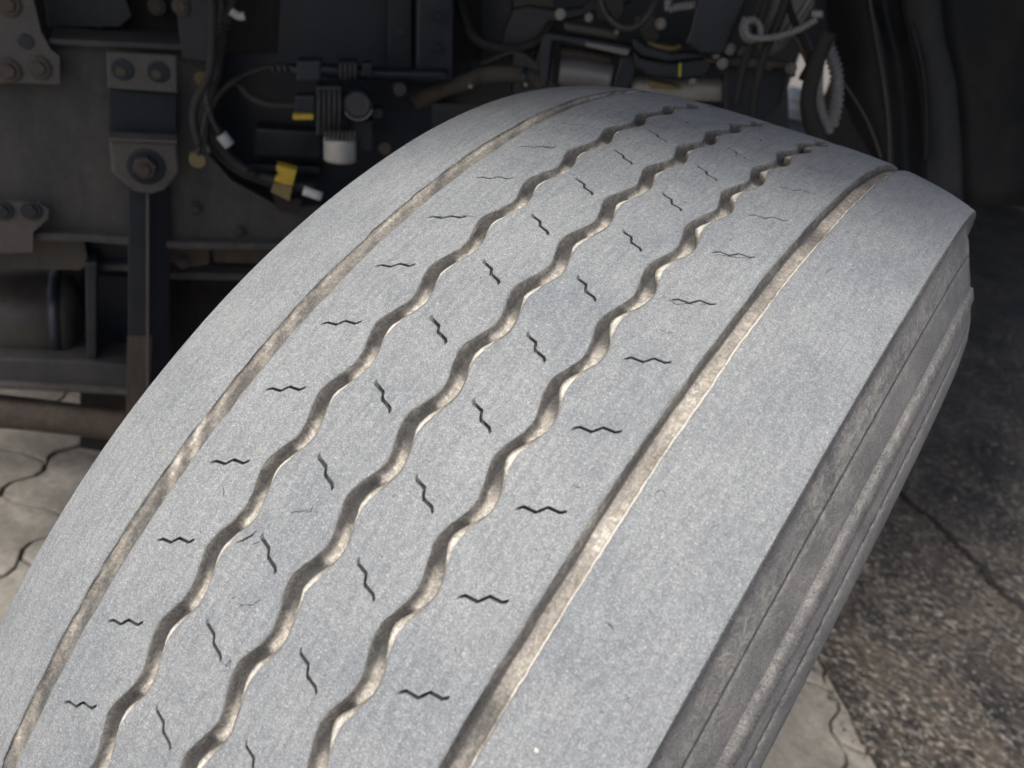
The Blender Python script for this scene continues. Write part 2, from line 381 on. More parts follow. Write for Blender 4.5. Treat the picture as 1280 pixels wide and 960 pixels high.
def build_groove(g):
    L, Rg = EDGES[g]; ln, rn = EN[g]
    fr = [0, .03, .08, .16, .24, .32, .4, .5, .6, .7, .78, .86, .93, .975, 1]
    t0 = theta_at((ln+rn)/2)*1.0
    X = np.zeros((NR, len(fr))); TH = np.zeros_like(X); DP = np.zeros_like(X); DU = np.zeros_like(X)
    for j, s in enumerate(fr):
        xn = ln+(rn-ln)*s
        t = theta_at(xn)
        l = L(t); r = Rg(t); w = r-l
        if g in (2, 3, 4):
            ph = {2: .24, 3: .46, 4: .60}[g]
            patch = 1/(1+np.exp(-(((t-ph+.5) % 1-.5)+.20)/.012)) * 1/(1+np.exp((((t-ph+.5) % 1-.5)-.26)/.05))
            dl = 2.0+1.6*gauss(t, ph-.45, .25); dr = .7+0*t
            ca = {2: 2.3, 3: 3.2, 4: 4.2}[g]; chw = .5+ca*gauss(t, ph-.40, .22); chd = .4+.55*ca*gauss(t, ph-.40, .22)
            D = 5.9-1.5*patch; 
        else:
            patch = .5+.3*vnoise(t, 90+g, 1, .35)
            dl = (2.2 if g == 1 else 1.8)+.3*vnoise(t, 97, 1, .6); dr = .9+0*t; chw = (.8 if g == 1 else 1.3)+0*t; chd = (.8 if g == 1 else 1.2)+0*t; D = (2.6 if g == 1 else 4.0)+0*t
        xl = l+dl; xr = r-np.maximum(dr, chw+.25)
        xr = np.maximum(xr, xl+1.2)
        # knots of the section
        KX = np.stack([l, l+.12, l+.35, l+dl*.45, l+dl*.8, xl, xl+(xr-xl)*.15, xl+(xr-xl)*.4, xl+(xr-xl)*.65, xl+(xr-xl)*.87, xr, r-chw, r-chw*.55, r-.15, r], -1)
        KD = np.stack([0*l, .35+0*l, .9+0*l, D*.52, D*.82, D*.93, D, D+.05, D, D-.15, D-.7, chd+.2, chd*.6, .25+0*l, 0*l], -1)
        X[:, j] = KX[:, j]; DP[:, j] = KD[:, j] + (0 if j in (0, len(fr)-1) else .18*vnoise(t+j*.37, 100+g, 1, .16))
        TH[:, j] = t*P
        if g in (2, 3, 4):
            base = [.52, .50, .42, .22, .08, .0, 0, 0, .05, .12, .22, .70, .98, .95, .5][j]
            fl = [0, .05, .25, .4, .55, .68, .76, .78, .76, .66, .45, .2, 0, 0, 0][j]
            du = np.maximum(base*(.3+.7*gauss(t, ph-.45, .28)) if j > 9 else base+0*t, fl*patch)
        elif g == 5:
            du = [.50, .48, .42, .36, .22, -.45, .50, .60, .62, .62, .62, .72, 1.0, .95, .6][j]+.10*vnoise(t, 95, 1, .5)
        else:
            du = [.30, .35, .5, .6, .62, .55, .42, .4, .4, .36, .34, .3, .4, .4, .3][j]+.12*vnoise(t+j*.05, 96, 1, .22)
        DU[:, j] = du
    # share the rib's rim exactly
    X[:, 0] = L(theta_at(ln)); X[:, -1] = Rg(theta_at(rn))
    Rr = Rx(X/1000)-(DP+.0)/1000
    DP0 = .45
    Rr[:, 0] -= .0004; Rr[:, -1] -= .0004; Rr[:, 1:-1] -= .0003
    return grid_obj('tread_groove', X/1000, Rr, TH, M['groove'], {'dust': DU})
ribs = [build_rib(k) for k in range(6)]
grooves = [build_groove(g) for g in range(1, 6)]
ribs[0]['label'] = 'smooth broad shoulder rib beyond the brown straight groove'
ribs[5]['label'] = 'smooth broad shoulder rib ending at the toothed edge'

# sidewalls
RE = float(Rx(H))
PROF = [  # x, r, dust
 (H, RE-.0001, 0), (H+.0001, RE-.0012, .25), (.1536, RE-.003, .2), (.1530, RE-.0065, .15), (.1529, RE-.0095, .1), (.1537, RE-.013, .15), (.1553, RE-.0168, .3), (.1580, .4950, .5), (.1603, .4905, .8),
 (.1626, .4863, .9), (.1636, .4848, .6), (.1624, .4840, .0), (.1628, .4832, .0), (.1645, .4824, .4), (.1662, .4790, .25), (.1690, .4740, .2), (.1716, .4690, .25), (.1735, .4651, .1), (.1740, .4638, .3),
 (.1760, .4633, .9), (.1779, .4598, .55), (.1797, .4563, 1), (.1797, .4547, .2), (.1796, .4535, .0), (.1816, .4490, .02), (.1838, .4440, .05), (.1849, .4415, .2), (.1843, .4404, .1), (.1855, .4396, .6), (.1872, .4350, .1), (.1895, .4280, .1),
 (.1912, .4170, .1), (.1920, .4020, .1), (.1910, .3850, .1), (.1870, .3600, .1), (.1800, .3320, .1), (.1700, .3100, .1), (.1580, .2960, .1)]
def sidewall():
    pf = np.array(PROF)
    step = .00072/R0
    th_f = np.arange(-1.05, 1.12, step); th_c = np.arange(1.12, 2*PI-1.05, .02)
    th = np.concatenate([th_f, th_c]); nr = len(th)
    X = np.repeat(pf[None, :, 0], nr, 0); R_ = np.repeat(pf[None, :, 1], nr, 0); DU = np.repeat(pf[None, :, 2], nr, 0)
    TH = np.repeat(th[:, None], len(pf), 1)
    idx = np.arange(nr); fine = idx < len(th_f)
    # rows keep the rim, then tiny teeth just below it
    tooth = ((idx % 2) == 0)*fine*1.0
    blk = .5+.5*np.sin(th*R0/.11)+.35*np.sin(th*R0/.037); blk = np.clip(blk, 0.15, 1.0)
    X[:, 1] += .0016*tooth*blk; R_[:, 1] += .0006*tooth*blk; R_[:, 1] += 0*tooth; X[:, 2] += .0003*tooth
    DU[:, 1] += .8*tooth*blk
    # rope pattern on the hatched ridge
    for c, off in ((19, 0), (20, 2), (21, 4)):
        X[:, c] += .0004*(((idx+off) % 4) < 2)*fine
        R_[:, c] += .0004*(((idx+off) % 4) < 2)*fine
    # lumps and wander
    t = th/P
    wob = vnoise(t, 140, .0005, .8)+vnoise(t, 141, .00018, .12)
    for c in range(8, 15): R_[:, c] += wob
    for c in range(4, 9): X[:, c] += vnoise(t+c*.21, 150+c, .00025, .3)
    for c in (26, 27, 28): X[:, c] += vnoise(t, 160+c, .00022, .05)
    for c in range(6, 12): DU[:, c] = np.clip(DU[:, c]+vnoise(t, 170, .35, 1.1), 0, 1)
    for c in range(13, 18): DU[:, c] = np.clip(DU[:, c]+vnoise(t, 171, .25, .7), 0, 1)
    o = grid_obj('sidewall', X, R_, TH, M['side'], {'dust': DU})
    o['label'] = 'grey sidewall facing the dark ground, with a hatched ridge'
    # far sidewall, plainer and seen from behind only
    th = np.linspace(0, 2*PI, 240, endpoint=False); nr = 240
    X = np.repeat(-pf[None, ::-1, 0], nr, 0); R_ = np.repeat(pf[None, ::-1, 1], nr, 0); TH = np.repeat(th[:, None], len(pf), 1)
    grid_obj('sidewall', X, R_, TH, M['side'], {'dust': 0*X+.1})
sidewall()
def rim():
    pf = [(-.158, .296), (-.165, .300), (-.168, .292), (-.150, .284), (-.12, .278), (-.04, .262), (.0, .255), (.09, .262), (.12, .278), (.150, .284), (.168, .292), (.165, .300), (.158, .296)]
    th = np.linspace(0, 2*PI, 160, endpoint=False)
    pf = np.array(pf)
    X = np.repeat(pf[None, :, 0], 160, 0); R_ = np.repeat(pf[None, :, 1], 160, 0); TH = np.repeat(th[:, None], len(pf), 1)
    r = grid_obj('rim', X, R_, TH, M['steel'])
    pf = np.array([(.0, .256), (.03, .23), (.07, .20), (.10, .16), (.105, .10), (.105, .001)])
    X = np.repeat(pf[None, :, 0], 160, 0); R_ = np.repeat(pf[None, :, 1], 160, 0); TH = np.repeat(th[:, None], len(pf), 1)
    grid_obj('wheel_disc', X, R_, TH, M['steel'])
rim()

# cuts and cracks in the rubber, (x mm, angle rad)
MARKS = {
 'cut': [[(-40.9, -.0882), (-37.9, -.0818), (-35.9, -.0756), (-34.7, -.0689)]],
 'thin': [[(-32.6, -.0805), (-31.2, -.0766), (-29.6, -.0741)],
  [(-24.0, -.043), (-25.2, -.0404), (-20.3, -.0342), (-17.3, -.0285)], [(-19.4, -.034), (-17.3, -.0317), (-17.9, -.026)],
  [(-21.0, -.1268), (-19.7, -.1215), (-16.1, -.1188), (-14.5, -.1132), (-13.1, -.1094)], [(-22.9, -.1238), (-19.0, -.123)],
  [(-26.5, -.1251), (-25.0, -.1203)], [(-14.4, -.1679), (-10.8, -.1678), (-10.6, -.161), (-8.4, -.1684)],
  [(-64.7, -.0573), (-62.4, -.0606), (-60.9, -.0647)], [(106.7, .126), (106.2, .13), (107.3, .1338), (109.2, .1338), (110.4, .1308)],
  [(113.0, .4255), (113.1, .4353), (115.1, .4426)], [(93.5, .3721), (96.3, .378), (98.0, .3851)], 
  [(59.4, .2968), (61.0, .3001), (65.0, .2994), (69.4, .3064), (73.0, .3087), (79.2, .3197)],
  [(62.7, .3771), (65.6, .3828), (72.9, .3891), (79.5, .3978)], [(66.9, .2663), (70.2, .2651), (72.4, .269)],
  [(115.8, .0252), (118.4, .0259), (121.1, .0227)], [(-78.1, .2785), (-69.3, .2845), (-61.2, .2959), (-53.9, .3009)],
  [(-77.7, .1966), (-71.4, .2015), (-66.7, .2098), (-60.6, .2159)], [(-.2, .0045), (.4, -.0003)], [(-25.7, .2349), (-24.7, .23)],
  [(-62.1, -.0966), (-59.3, -.0999)], [(76.0, .1004), (78.5, .1002), (79.7, .1025)], [(72.6, -.0532), (71.9, -.0493)],
  [(-79.0, .4312), (-75.2, .4431), (-63.1, .4544), (-59.8, .4615)]]}
def ribbon(pts, w, name='crack'):
    """thin dark V cut drawn along pts, following the tread"""
    q = []
    for a, b in zip(pts[:-1], pts[1:]):
        for i in range(5):
            s = i/5; q.append((a[0]+(b[0]-a[0])*s, a[1]+(b[1]-a[1])*s))
    q.append(pts[-1])
    q = [(x+random.gauss(0, .12), t+random.gauss(0, .00022)) for x, t in q]
    n = len(q); V = []; F = []
    for i, (x, t) in enumerate(q):
        a = q[max(0, i-1)]; b = q[min(n-1, i+1)]
        dx, dt = b[0]-a[0], (b[1]-a[1])*R0*1000; l = math.hypot(dx, dt)+1e-9
        ww = w*(.12+.88*math.sin(PI*(i+.35)/(n-.3)))*random.uniform(.75, 1.2)
        nx, ny = -dt/l*ww/2, dx/l*ww/2
        for s in (-1, 1):
            X = (x+nx*s)/1000; T = t+ny*s/1000/R0
            V.append(world_pt(np.float64(X), Rx(X)+.00022, np.float64(T)))
        if i < n-1: F.append((2*i, 2*i+1, 2*i+3, 2*i+2))
    me = mesh_from(V, F); o = link(name, me, M['cut'], wheel); return o
for pts in MARKS['cut']: ribbon(pts, 1.0, 'cut')
for pts in MARKS['thin']: ribbon(pts, .34)
bmk = [random.Random(3)]
rk = random.Random(31)
for i in range(60):
    x = rk.uniform(-145, 148)
    if min(abs(x-c) for c in (-96, -46, 0, 47, 96)) < 8: continue
    t = rk.uniform(-.42, .55); a = rk.uniform(0, PI); l = rk.uniform(1.0, 3.2); b = a+rk.uniform(-.7, .7)
    p = [(x, t), (x+l*math.cos(a)*.5, t+l*math.sin(a)*.5/530), (x+l*math.cos(a)*.5+l*.5*math.cos(b), t+(l*math.sin(a)*.5+l*.5*math.sin(b))/530)]
    ribbon(p, rk.uniform(.12, .22))

def stone(loc, size, mat, name='stone_chip', seed=1):
    rr = random.Random(seed); bm = bmesh.new(); bmesh.ops.create_icosphere(bm, subdivisions=2, radius=size)
    for v in bm.verts:
        f = 1+.35*mnoise.noise(v.co*(1.6/size)+Vector((seed, 0, 0))); v.co = Vector((v.co.x*f*1.2, v.co.y*f*.8, v.co.z*f*.8))
    me = bpy.data.meshes.new(name); bm.to_mesh(me); bm.free(); me.materials.append(mat)
    o = bpy.data.objects.new(name, me); C.objects.link(o); o.location = loc; return o
def on_tread(xmm, th, depth): return Vector(world_pt(np.float64(xmm/1000), Rx(xmm/1000)-depth/1000, np.float64(th)))
M['chalk'] = paint('white_stone', (.68, .66, .60), (.5, .47, .42), .5, .8, 80)
tag(stone(on_tread(-44.0, .243, 5.0), .0011, M['chalk'], seed=2), 'tiny white stone chip wedged in the leftmost zigzag groove', 'stone')
tag(stone(on_tread(118, -.075, -.3), .0009, M['chalk'], seed=3), 'tiny pale stone chip stuck on the lower right shoulder rib', 'stone')

# ------------------------------------------------------------------ ground
def ground_material():
    mt, nt, b = nodes('dark_gritty_asphalt')
    co = N(nt, 'ShaderNodeTexCoord').outputs['Object']
    mp = N(nt, 'ShaderNodeMapping'); mp.inputs['Rotation'].default_value = (0, 0, .5); mp.inputs['Scale'].default_value = (.6, 1.1, 1); nt.links.new(co, mp.inputs[0])
    vo = N(nt, 'ShaderNodeTexVoronoi'); vo.inputs['Scale'].default_value = 95; nt.links.new(mp.outputs[0], vo.inputs['Vector'])
    g = noise_tex(nt, mp.outputs[0], 90, 4, .7); n2 = noise_tex(nt, co, 3.4, 5, .6, .6); n3 = noise_tex(nt, co, 11, 5, .7)
    c = ramp(nt, g.outputs[0], [(.40, (.006, .0058, .0055)), (.49, (.026, .023, .020)), (.565, (.072, .064, .055)), (.65, (.30, .28, .25))]).outputs[0]
    br = ramp(nt, n3.outputs[0], [(.47, (0, 0, 0)), (.58, (1, 1, 1))])
    c = mixc(nt, mathn(nt, 'MULTIPLY', br.outputs[0], .38), c, (.088, .070, .054))
    c = mixc(nt, 1.0, c, ramp(nt, n2.outputs[0], [(.35, (.45, .45, .46)), (.62, (1.3, 1.25, 1.2))]).outputs[0], 'MULTIPLY')
    nt.links.new(c, b.inputs['Base Color']); b.inputs['Roughness'].default_value = .62
    p = bump(nt, b, g.outputs[0], .8, .008); bump(nt, b, vo.outputs['Distance'], .5, .006, p)
    return mt
def paver_material():
    mt, nt, b = nodes('concrete_paver')
    co = N(nt, 'ShaderNodeTexCoord').outputs['Object']; geo = N(nt, 'ShaderNodeNewGeometry').outputs['Position']
    oi = N(nt, 'ShaderNodeObjectInfo').outputs['Random']
    n1 = noise_tex(nt, geo, 9, 5, .65, .4); n2 = noise_tex(nt, geo, 260, 4, .7); n3 = noise_tex(nt, geo, 55, 4, .7)
    c = ramp(nt, n1.outputs[0], [(.3, (.145, .136, .118)), (.5, (.225, .213, .188)), (.7, (.31, .297, .265))]).outputs[0]
    c = mixc(nt, .8, c, ramp(nt, n2.outputs[0], [(.3, (.72, .72, .72)), (.7, (1.22, 1.22, 1.22))]).outputs[0], 'MULTIPLY')
    c = mixc(nt, .8, c, ramp(nt, n3.outputs[0], [(.3, (.75, .74, .72)), (.6, (1.1, 1.1, 1.1))]).outputs[0], 'MULTIPLY')
    c = mixc(nt, 1.0, c, ramp(nt, oi, [(0, (.86, .85, .83)), (1, (1.1, 1.1, 1.1))]).outputs[0], 'MULTIPLY')
    sx = N(nt, 'ShaderNodeSeparateXYZ'); nt.links.new(geo, sx.inputs[0])
    dist = mathn(nt, 'ADD', mathn(nt, 'MULTIPLY', sx.outputs[0], -bn.x), mathn(nt, 'MULTIPLY', sx.outputs[1], -bn.y))
    dist = mathn(nt, 'ADD', dist, bn.x*B0.x+bn.y*B0.y)
    dist = mathn(nt, 'ADD', dist, mathn(nt, 'MULTIPLY', mathn(nt, 'SUBTRACT', n3.outputs[0], .5), .12))
    st = ramp(nt, mathn(nt, 'ADD', dist, .5), [(.49, (0, 0, 0)), (.53, (1, 1, 1))])
    c = mixc(nt, mathn(nt, 'MULTIPLY', st.outputs[0], .65), c, (.09, .078, .065))
    nt.links.new(c, b.inputs['Base Color']); b.inputs['Roughness'].default_value = .9
    p = bump(nt, b, n2.outputs[0], .6, .002); bump(nt, b, n3.outputs[0], .5, .004, p)
    return mt
M['joint'] = paint('joint_sand', (.055, .048, .038), (.09, .078, .06), .6, .95, 60)
# boundary between pavers and the dark surface
B0 = ground_at(1100, 966); B1 = ground_at(1025, 830)
bd = (B1-B0).normalized(); bn = Vector((-bd.y, bd.x, 0))          # points to the paver side if negative x
if bn.x > 0: bn = -bn
M['ground'] = ground_material(); M['paver'] = paver_material()
def quad(name, pts, mat, kind=None, parent=None):
    me = mesh_from(pts, [tuple(range(len(pts)))]); o = link(name, me, mat, parent)
    if kind: o['kind'] = kind
    return o
# base soil, everywhere
S = 120
quad('ground', [(-S, -S, -.075), (S, -S, -.075), (S, S, -.075), (-S, S, -.075)], M['joint'], 'structure')
# dark gritty surface: fine grid with real unevenness near, coarse sheet far
def asphalt():
    bm = bmesh.new()
    nx, ny = 150, 260
    o0 = B0-bd*.8
    def side(i, j):
        p = o0 - bn*(i/nx)**1.6*5 + bd*(j/ny)**1.6*12
        z = .009+.004*mnoise.noise(Vector((p.x*7, p.y*7, 1)))+.0035*mnoise.noise(Vector((p.x*40, p.y*40, 2)))
        e = 1-min(1, (i/3)); p = p+bn*e*.018*mnoise.noise(Vector((j*.35, 7, 0))); z = z*(1-e)+.003*e
        return Vector((p.x, p.y, z))
    V = [[bm.verts.new(side(i, j)) for j in range(ny+1)] for i in range(nx+1)]
    for i in range(nx):
        for j in range(ny): bm.faces.new((V[i][j], V[i+1][j], V[i+1][j+1], V[i][j+1]))
    e = [V[0][j] for j in range(ny+1)]
    lo = [bm.verts.new((v.co.x, v.co.y, -.06)) for v in e]
    for j in range(ny): bm.faces.new((lo[j], e[j], e[j+1], lo[j+1]))
    bmesh.ops.recalc_face_normals(bm, faces=bm.faces)
    me = bpy.data.meshes.new('a'); bm.to_mesh(me); bm.free(); me.shade_smooth()
    o = link('dark_asphalt', me, M['ground']); o['kind'] = 'structure'
    if me.polygons[0].normal.z < 0: me.flip_normals()
    return o
asph = asphalt()
# far ground beyond
quad('yard', [(-S, 2.2, -.004), (S, 2.2, -.004), (S, S, -.004), (-S, S, -.004)], M['paver'], 'structure')
# asphalt joint / crack: a sunken dark seam built as a narrow ribbon gap with raised lips
def seam():
    a = [(1118, 618), (1135, 634), (1160, 652), (1178, 668), (1200, 692), (1225, 714), (1245, 742), (1285, 772)]
    V = []; F = []
    rr = random.Random(5)
    pts = []
    for p, q in zip(a[:-1], a[1:]):
        for i in range(6):
            s = i/6; pts.append((p[0]+(q[0]-p[0])*s+rr.gauss(0, 1.0), p[1]+(q[1]-p[1])*s+rr.gauss(0, 1.0)))
    g = [ground_at(x, y) for x, y in pts]
    for i, p in enumerate(g):
        d = (g[min(i+1, len(g)-1)]-g[max(i-1, 0)]).normalized(); n = Vector((-d.y, d.x, 0)); w = rr.uniform(.004, .009)
        for s, z in ((-1.6, .010), (-1, .0175), (-.55, .0135), (.55, .0135), (1, .0175), (1.6, .010)):
            V.append((p.x+n.x*w*s, p.y+n.y*w*s, z))
        if i:
            for k in range(5): F.append((6*(i-1)+k, 6*(i-1)+k+1, 6*i+k+1, 6*i+k))
    me = mesh_from(V, F); o = link('expansion_joint', me, M['cut'], asph)
seam()
# pavers: interlocking, every one an object
def paver_mesh(L, Wd, amp, th):
    """zigzag long sides that mate with the neighbours"""
    def off(s):       # zigzag of the long side
        k = [(0, 0), (.08, 1), (.17, 1), (.33, -1), (.42, -1), (.5, 0), (.58, 1), (.67, 1), (.83, -1), (.92, -1), (1, 0)]
        return np.interp(s, [a for a, b in k], [b for a, b in k])*amp
    gap = .0028; out = []
    ss = np.array([0, .04, .08, .12, .17, .21, .25, .29, .33, .38, .42, .46, .5, .54, .58, .62, .67, .71, .75, .79, .83, .88, .92, .96, 1])
    for s in ss: out.append(((s-.5)*L*(1-2*gap/L), -Wd/2+off(s)+gap))
    for s in [.2, .4, .6, .8]: out.append((L/2-gap+math.sin(s*2*PI)*amp*.55, -Wd/2+gap+s*(Wd-2*gap)))
    for s in ss[::-1]: out.append(((s-.5)*L*(1-2*gap/L), Wd/2+off(s)-gap))
    for s in [.8, .6, .4, .2]: out.append((-L/2+gap+math.sin(s*2*PI)*amp*.55, -Wd/2+gap+s*(Wd-2*gap)))
    cx = 0
    def ins(p, d):
        l = math.hypot(*p); return (p[0]*(1-d/ (L*.5)), p[1]*(1-d/(Wd*.5)))
    n = len(out); V = []; F = []
    for z, d in ((-th, 0), (-.004, 0), (-.0012, .0010), (0, .0038)):
        for p in out:
            q = ins(p, d); V.append((q[0], q[1], z))
    for k in range(3):
        for i in range(n): F.append((k*n+i, k*n+(i+1) % n, (k+1)*n+(i+1) % n, (k+1)*n+i))
    F.append(tuple(3*n+i for i in range(n)))
    me = mesh_from(V, F); return me
ga = ground_at(0, 618); gb = ground_at(97, 552); gc = ground_at(0, 716); gd = (gb-ga).normalized()
PW = abs((gc-ga).cross(gd).z); PL = .24
pm = [paver_mesh(PL, PW, .011, .06)]; pm[0].materials.append(M['paver'])
pave = empty('pavement', (-1.0, 0, 0)); pave['kind'] = 'structure'
ga = ground_at(0, 618); gb = ground_at(97, 552); pdv = (gb-ga).normalized(); pang = math.atan2(pdv.y, pdv.x)
pn = Vector((-pdv.y, pdv.x, 0)); origin = ga
cnt = 0
for r in range(-30, 31):
    for c in range(-16, 17):
        p = origin + pn*((r+.5)*PW) + pdv*((c+(.5 if r % 2 else 0))*PL)
        # keep only what the photo shows, plus a margin
        if (p-B0).dot(bn) < -.12: continue
        inl = -2.0 < p.x < -.45 and -.85 < p.y < .75
        inr = -.35 < p.x < .75 and .30 < p.y < 1.55
        if not (inl or inr): continue
        o = bpy.data.objects.new('paver', pm[0]); C.objects.link(o); o.parent = pave
        o.location = p-pave.location+Vector((0, 0, rk.uniform(-.0025, .0015)))
        o.rotation_euler = (rk.gauss(0, .006), rk.gauss(0, .006), pang+rk.gauss(0, .006)+(PI if rk.random() < .0 else 0))
        cnt += 1
# joined pavers out of view so that light bounces off the same colour
quad('paved_yard', [(-S, -S, -.012), (S, -S, -.012), (S, -.9, -.012), (-S, -.9, -.012)], M['paver'], 'structure')
quad('paved_strip', [(-S, -.9, -.012), (-2.1, -.9, -.012), (-2.1, 2.2, -.012), (-S, 2.2, -.012)], M['paver'], 'structure')
# loose grit on the dark surface: uncountable
def grit():
    V = []; F = []; rr = np.random.default_rng(12)
    base = []
    bm = bmesh.new(); bmesh.ops.create_icosphere(bm, subdivisions=1, radius=1)
    bv = np.array([v.co[:] for v in bm.verts]); bf = [[v.index for v in f.verts] for f in bm.faces]; bm.free()
    n = 22000; k = 0
    for i in range(n):
        a = rr.uniform(-.012, 1)**1 if 0 else rr.uniform(0, 1)**1.4*3.0-.03; b = rr.uniform(-.25, 3.6)
        p = B0 - bn*a + bd*b
        if mnoise.noise(Vector((p.x*5, p.y*5, 0))) < -.15 and rr.random() < .6: continue
        s = rr.gamma(2.0, .0009)+.0010
        rot = rr.uniform(0, PI); c_, s_ = math.cos(rot), math.sin(rot)
        q = bv*np.array([s*rr.uniform(.8, 1.7), s, s*.6])*(1+rr.normal(0, .15, (len(bv), 1)))
        x = q[:, 0]*c_-q[:, 1]*s_+p.x; y = q[:, 0]*s_+q[:, 1]*c_+p.y
        z0 = .010+.004*mnoise.noise(Vector((p.x*7, p.y*7, 1)))+.0035*mnoise.noise(Vector((p.x*40, p.y*40, 2)))
        V.append(np.stack([x, y, q[:, 2]+z0], 1)); F += [[j+k for j in f] for f in bf]; k += len(bv)
    me = mesh_from(np.concatenate(V), F); o = link('grit', me, M['grit'])
    tag(o, 'loose pale grit scattered over the dark stained asphalt', 'grit', kind='stuff')
grit()

# ------------------------------------------------------------------ vehicle behind the tyre
LAZ, LD = -57.0, 1.20
def Q(px, py, dd=0.0, az=LAZ, D=LD): return at(px, py, D-dd, az)      # dd metres nearer than the plane
def plate(name, pts, mat, parent=None, dd=0.0, th=.008, az=LAZ, D=LD, bev=.0012, dds=None):
    """plate standing at depth D-dd, outline given as it is seen in the photo, thickness going back"""
    a = math.radians(az); back = Vector((math.sin(a), math.cos(a), 0))*th
    fr = [Q(x, y, (dds[i] if dds else dd), az, D) for i, (x, y) in enumerate(pts)]
    V = fr+[p+back for p in fr]; n = len(fr)
    F = [tuple(range(n)), tuple(range(2*n-1, n-1, -1))]+[(i, i+n, (i+1) % n+n, (i+1) % n) for i in range(n)]
    me = mesh_from(V, F)
    bm = bmesh.new(); bm.from_mesh(me); bmesh.ops.recalc_face_normals(bm, faces=bm.faces); bm.to_mesh(me); bm.free()
    o = link(name, me, mat, parent)
    if bev: bevel(o, bev)
    return o
def tube_pts(pts, n=10):
    """Catmull-Rom through points"""
    P_ = [pts[0]*2-pts[1]]+pts+[pts[-1]*2-pts[-2]]; out = []
    for i in range(1, len(P_)-2):
        p0, p1, p2, p3 = P_[i-1:i+3]
        for k in range(n):
            t = k/n
            out.append(.5*((2*p1)+(p2-p0)*t+(2*p0-5*p1+4*p2-p3)*t*t+(3*p1-p0-3*p2+p3)*t**3))
    out.append(pts[-1]); return out
def sweep(name, pts, rad, mat, parent=None, seg=10, rib=0.0, pitch=.004, n=10, taper=None):
    c = tube_pts(pts, n)
    if rib:
        # resample at a quarter of the rib pitch
        L = [0]
        for a, b in zip(c[:-1], c[1:]): L.append(L[-1]+(b-a).length)
        m_ = max(8, int(L[-1]/pitch*4)); s = np.linspace(0, L[-1], m_)
        arr = np.array([v[:] for v in c]); c = [Vector([np.interp(q, L, arr[:, k]) for k in range(3)]) for q in s]
    V = []; F = []; up = Vector((0, 0, 1))
    pd = None
    for i, p in enumerate(c):
        d = (c[min(i+1, len(c)-1)]-c[max(i-1, 0)]).normalized()
        if pd is None: u = d.cross(up if abs(d.z) < .9 else Vector((1, 0, 0))).normalized()
        else: u = (u-d*u.dot(d)).normalized()
        pd = d; v = d.cross(u)
        r = rad*(1+rib*(1 if (i % 4) < 2 else -1)) if rib else rad
        if taper: r *= taper(i/(len(c)-1))
        for k in range(seg):
            a = 2*PI*k/seg; V.append(p+u*math.cos(a)*r+v*math.sin(a)*r)
        if i:
            for k in range(seg): F.append(((i-1)*seg+k, (i-1)*seg+(k+1) % seg, i*seg+(k+1) % seg, i*seg+k))
    F.append(tuple(range(seg-1, -1, -1))); F.append(tuple((len(c)-1)*seg+k for k in range(seg)))
    me = mesh_from(V, F, smooth=not rib)
    if not rib: pass
    return link(name, me, mat, parent)
def disc_axis(name, p, d, rad, ln, mat, parent=None, seg=24, hexa=False, prof=None):
    """turned part: centre of the front face p, axis d pointing to the viewer"""
    d = d.normalized(); u = d.cross(Vector((0, 0, 1))).normalized(); v = d.cross(u)
    prof = prof or [(0, ln*0+0), (rad*.92, 0), (rad, -ln*.12), (rad, -ln)]
    s = 6 if hexa else seg; V = []; F = []
    for r, z in prof:
        for k in range(s):
            a = 2*PI*k/s+.3; V.append(p+d*z+(u*math.cos(a)+v*math.sin(a))*max(r, 1e-5))
    for i in range(len(prof)-1):
        for k in range(s): F.append((i*s+k, i*s+(k+1) % s, (i+1)*s+(k+1) % s, (i+1)*s+k))
    F.append(tuple(k for k in range(s)))
    me = mesh_from(V, F, smooth=False)
    bm = bmesh.new(); bm.from_mesh(me); bmesh.ops.recalc_face_normals(bm, faces=bm.faces); bm.to_mesh(me); bm.free()
    return link(name, me, mat, parent)
def toward(az=LAZ):
    a = math.radians(az); return Vector((-math.sin(a), -math.cos(a), 0))
def bolt(px, py, rad_px, parent, dd=0.0, az=LAZ, D=LD, mat='bolt', out=.008):
    p = Q(px, py, dd+out, az, D); s = (p-Vector(CW)).length/FPX*rad_px
    w = disc_axis('bolt', p-toward(az)*out*.5, toward(az), s*1.25, out*.5, M[mat], parent)
    h = disc_axis('bolt_head', p, toward(az), s*.8, out*.55, M[mat], w, hexa=True)
    return w

# --- chassis: one thing, with its plates, bracket, strut, beams
ch = empty('truck_chassis', Vector((-.95, .35, 0)))
tag(ch, 'dusty grey steel chassis rail with bolted brackets and strut behind the tyre', 'truck chassis')
rail = plate('rail_web', [(-260, 40), (72, 52), (228, 60), (264, 58), (264, 100), (258, 190), (290, 226), (345, 256), (520, 262), (520, 306), (330, 304), (225, 303), (110, 293), (-260, 286)], M['chassis'], ch, 0, .01)
plate('rail_flange', [(-260, 286), (110, 293), (225, 303), (520, 307), (520, 316), (225, 312), (110, 303), (-260, 296)], M['chassis'], ch, .022, .045, bev=.002)
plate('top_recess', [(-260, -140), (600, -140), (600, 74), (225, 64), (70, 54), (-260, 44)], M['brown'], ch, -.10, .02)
plate('top_ledge', [(60, 48), (228, 56), (226, 64), (60, 56)], M['chassis'], ch, .02, .10, bev=.002)
gp = plate('gusset_plate', [(-160, -100), (28, -60), (52, 40), (64, 62), (75, 70), (76, 106), (-160, 100)], M['bracket'], ch, .028, .012)
for x, y in ((9, 89), (47, 86), (8, 6)): bolt(x, y, 9, gp, .028)
disc_axis('bolt_hole', Q(32, 52, .0295), toward(), .009, .004, M['black'], gp)
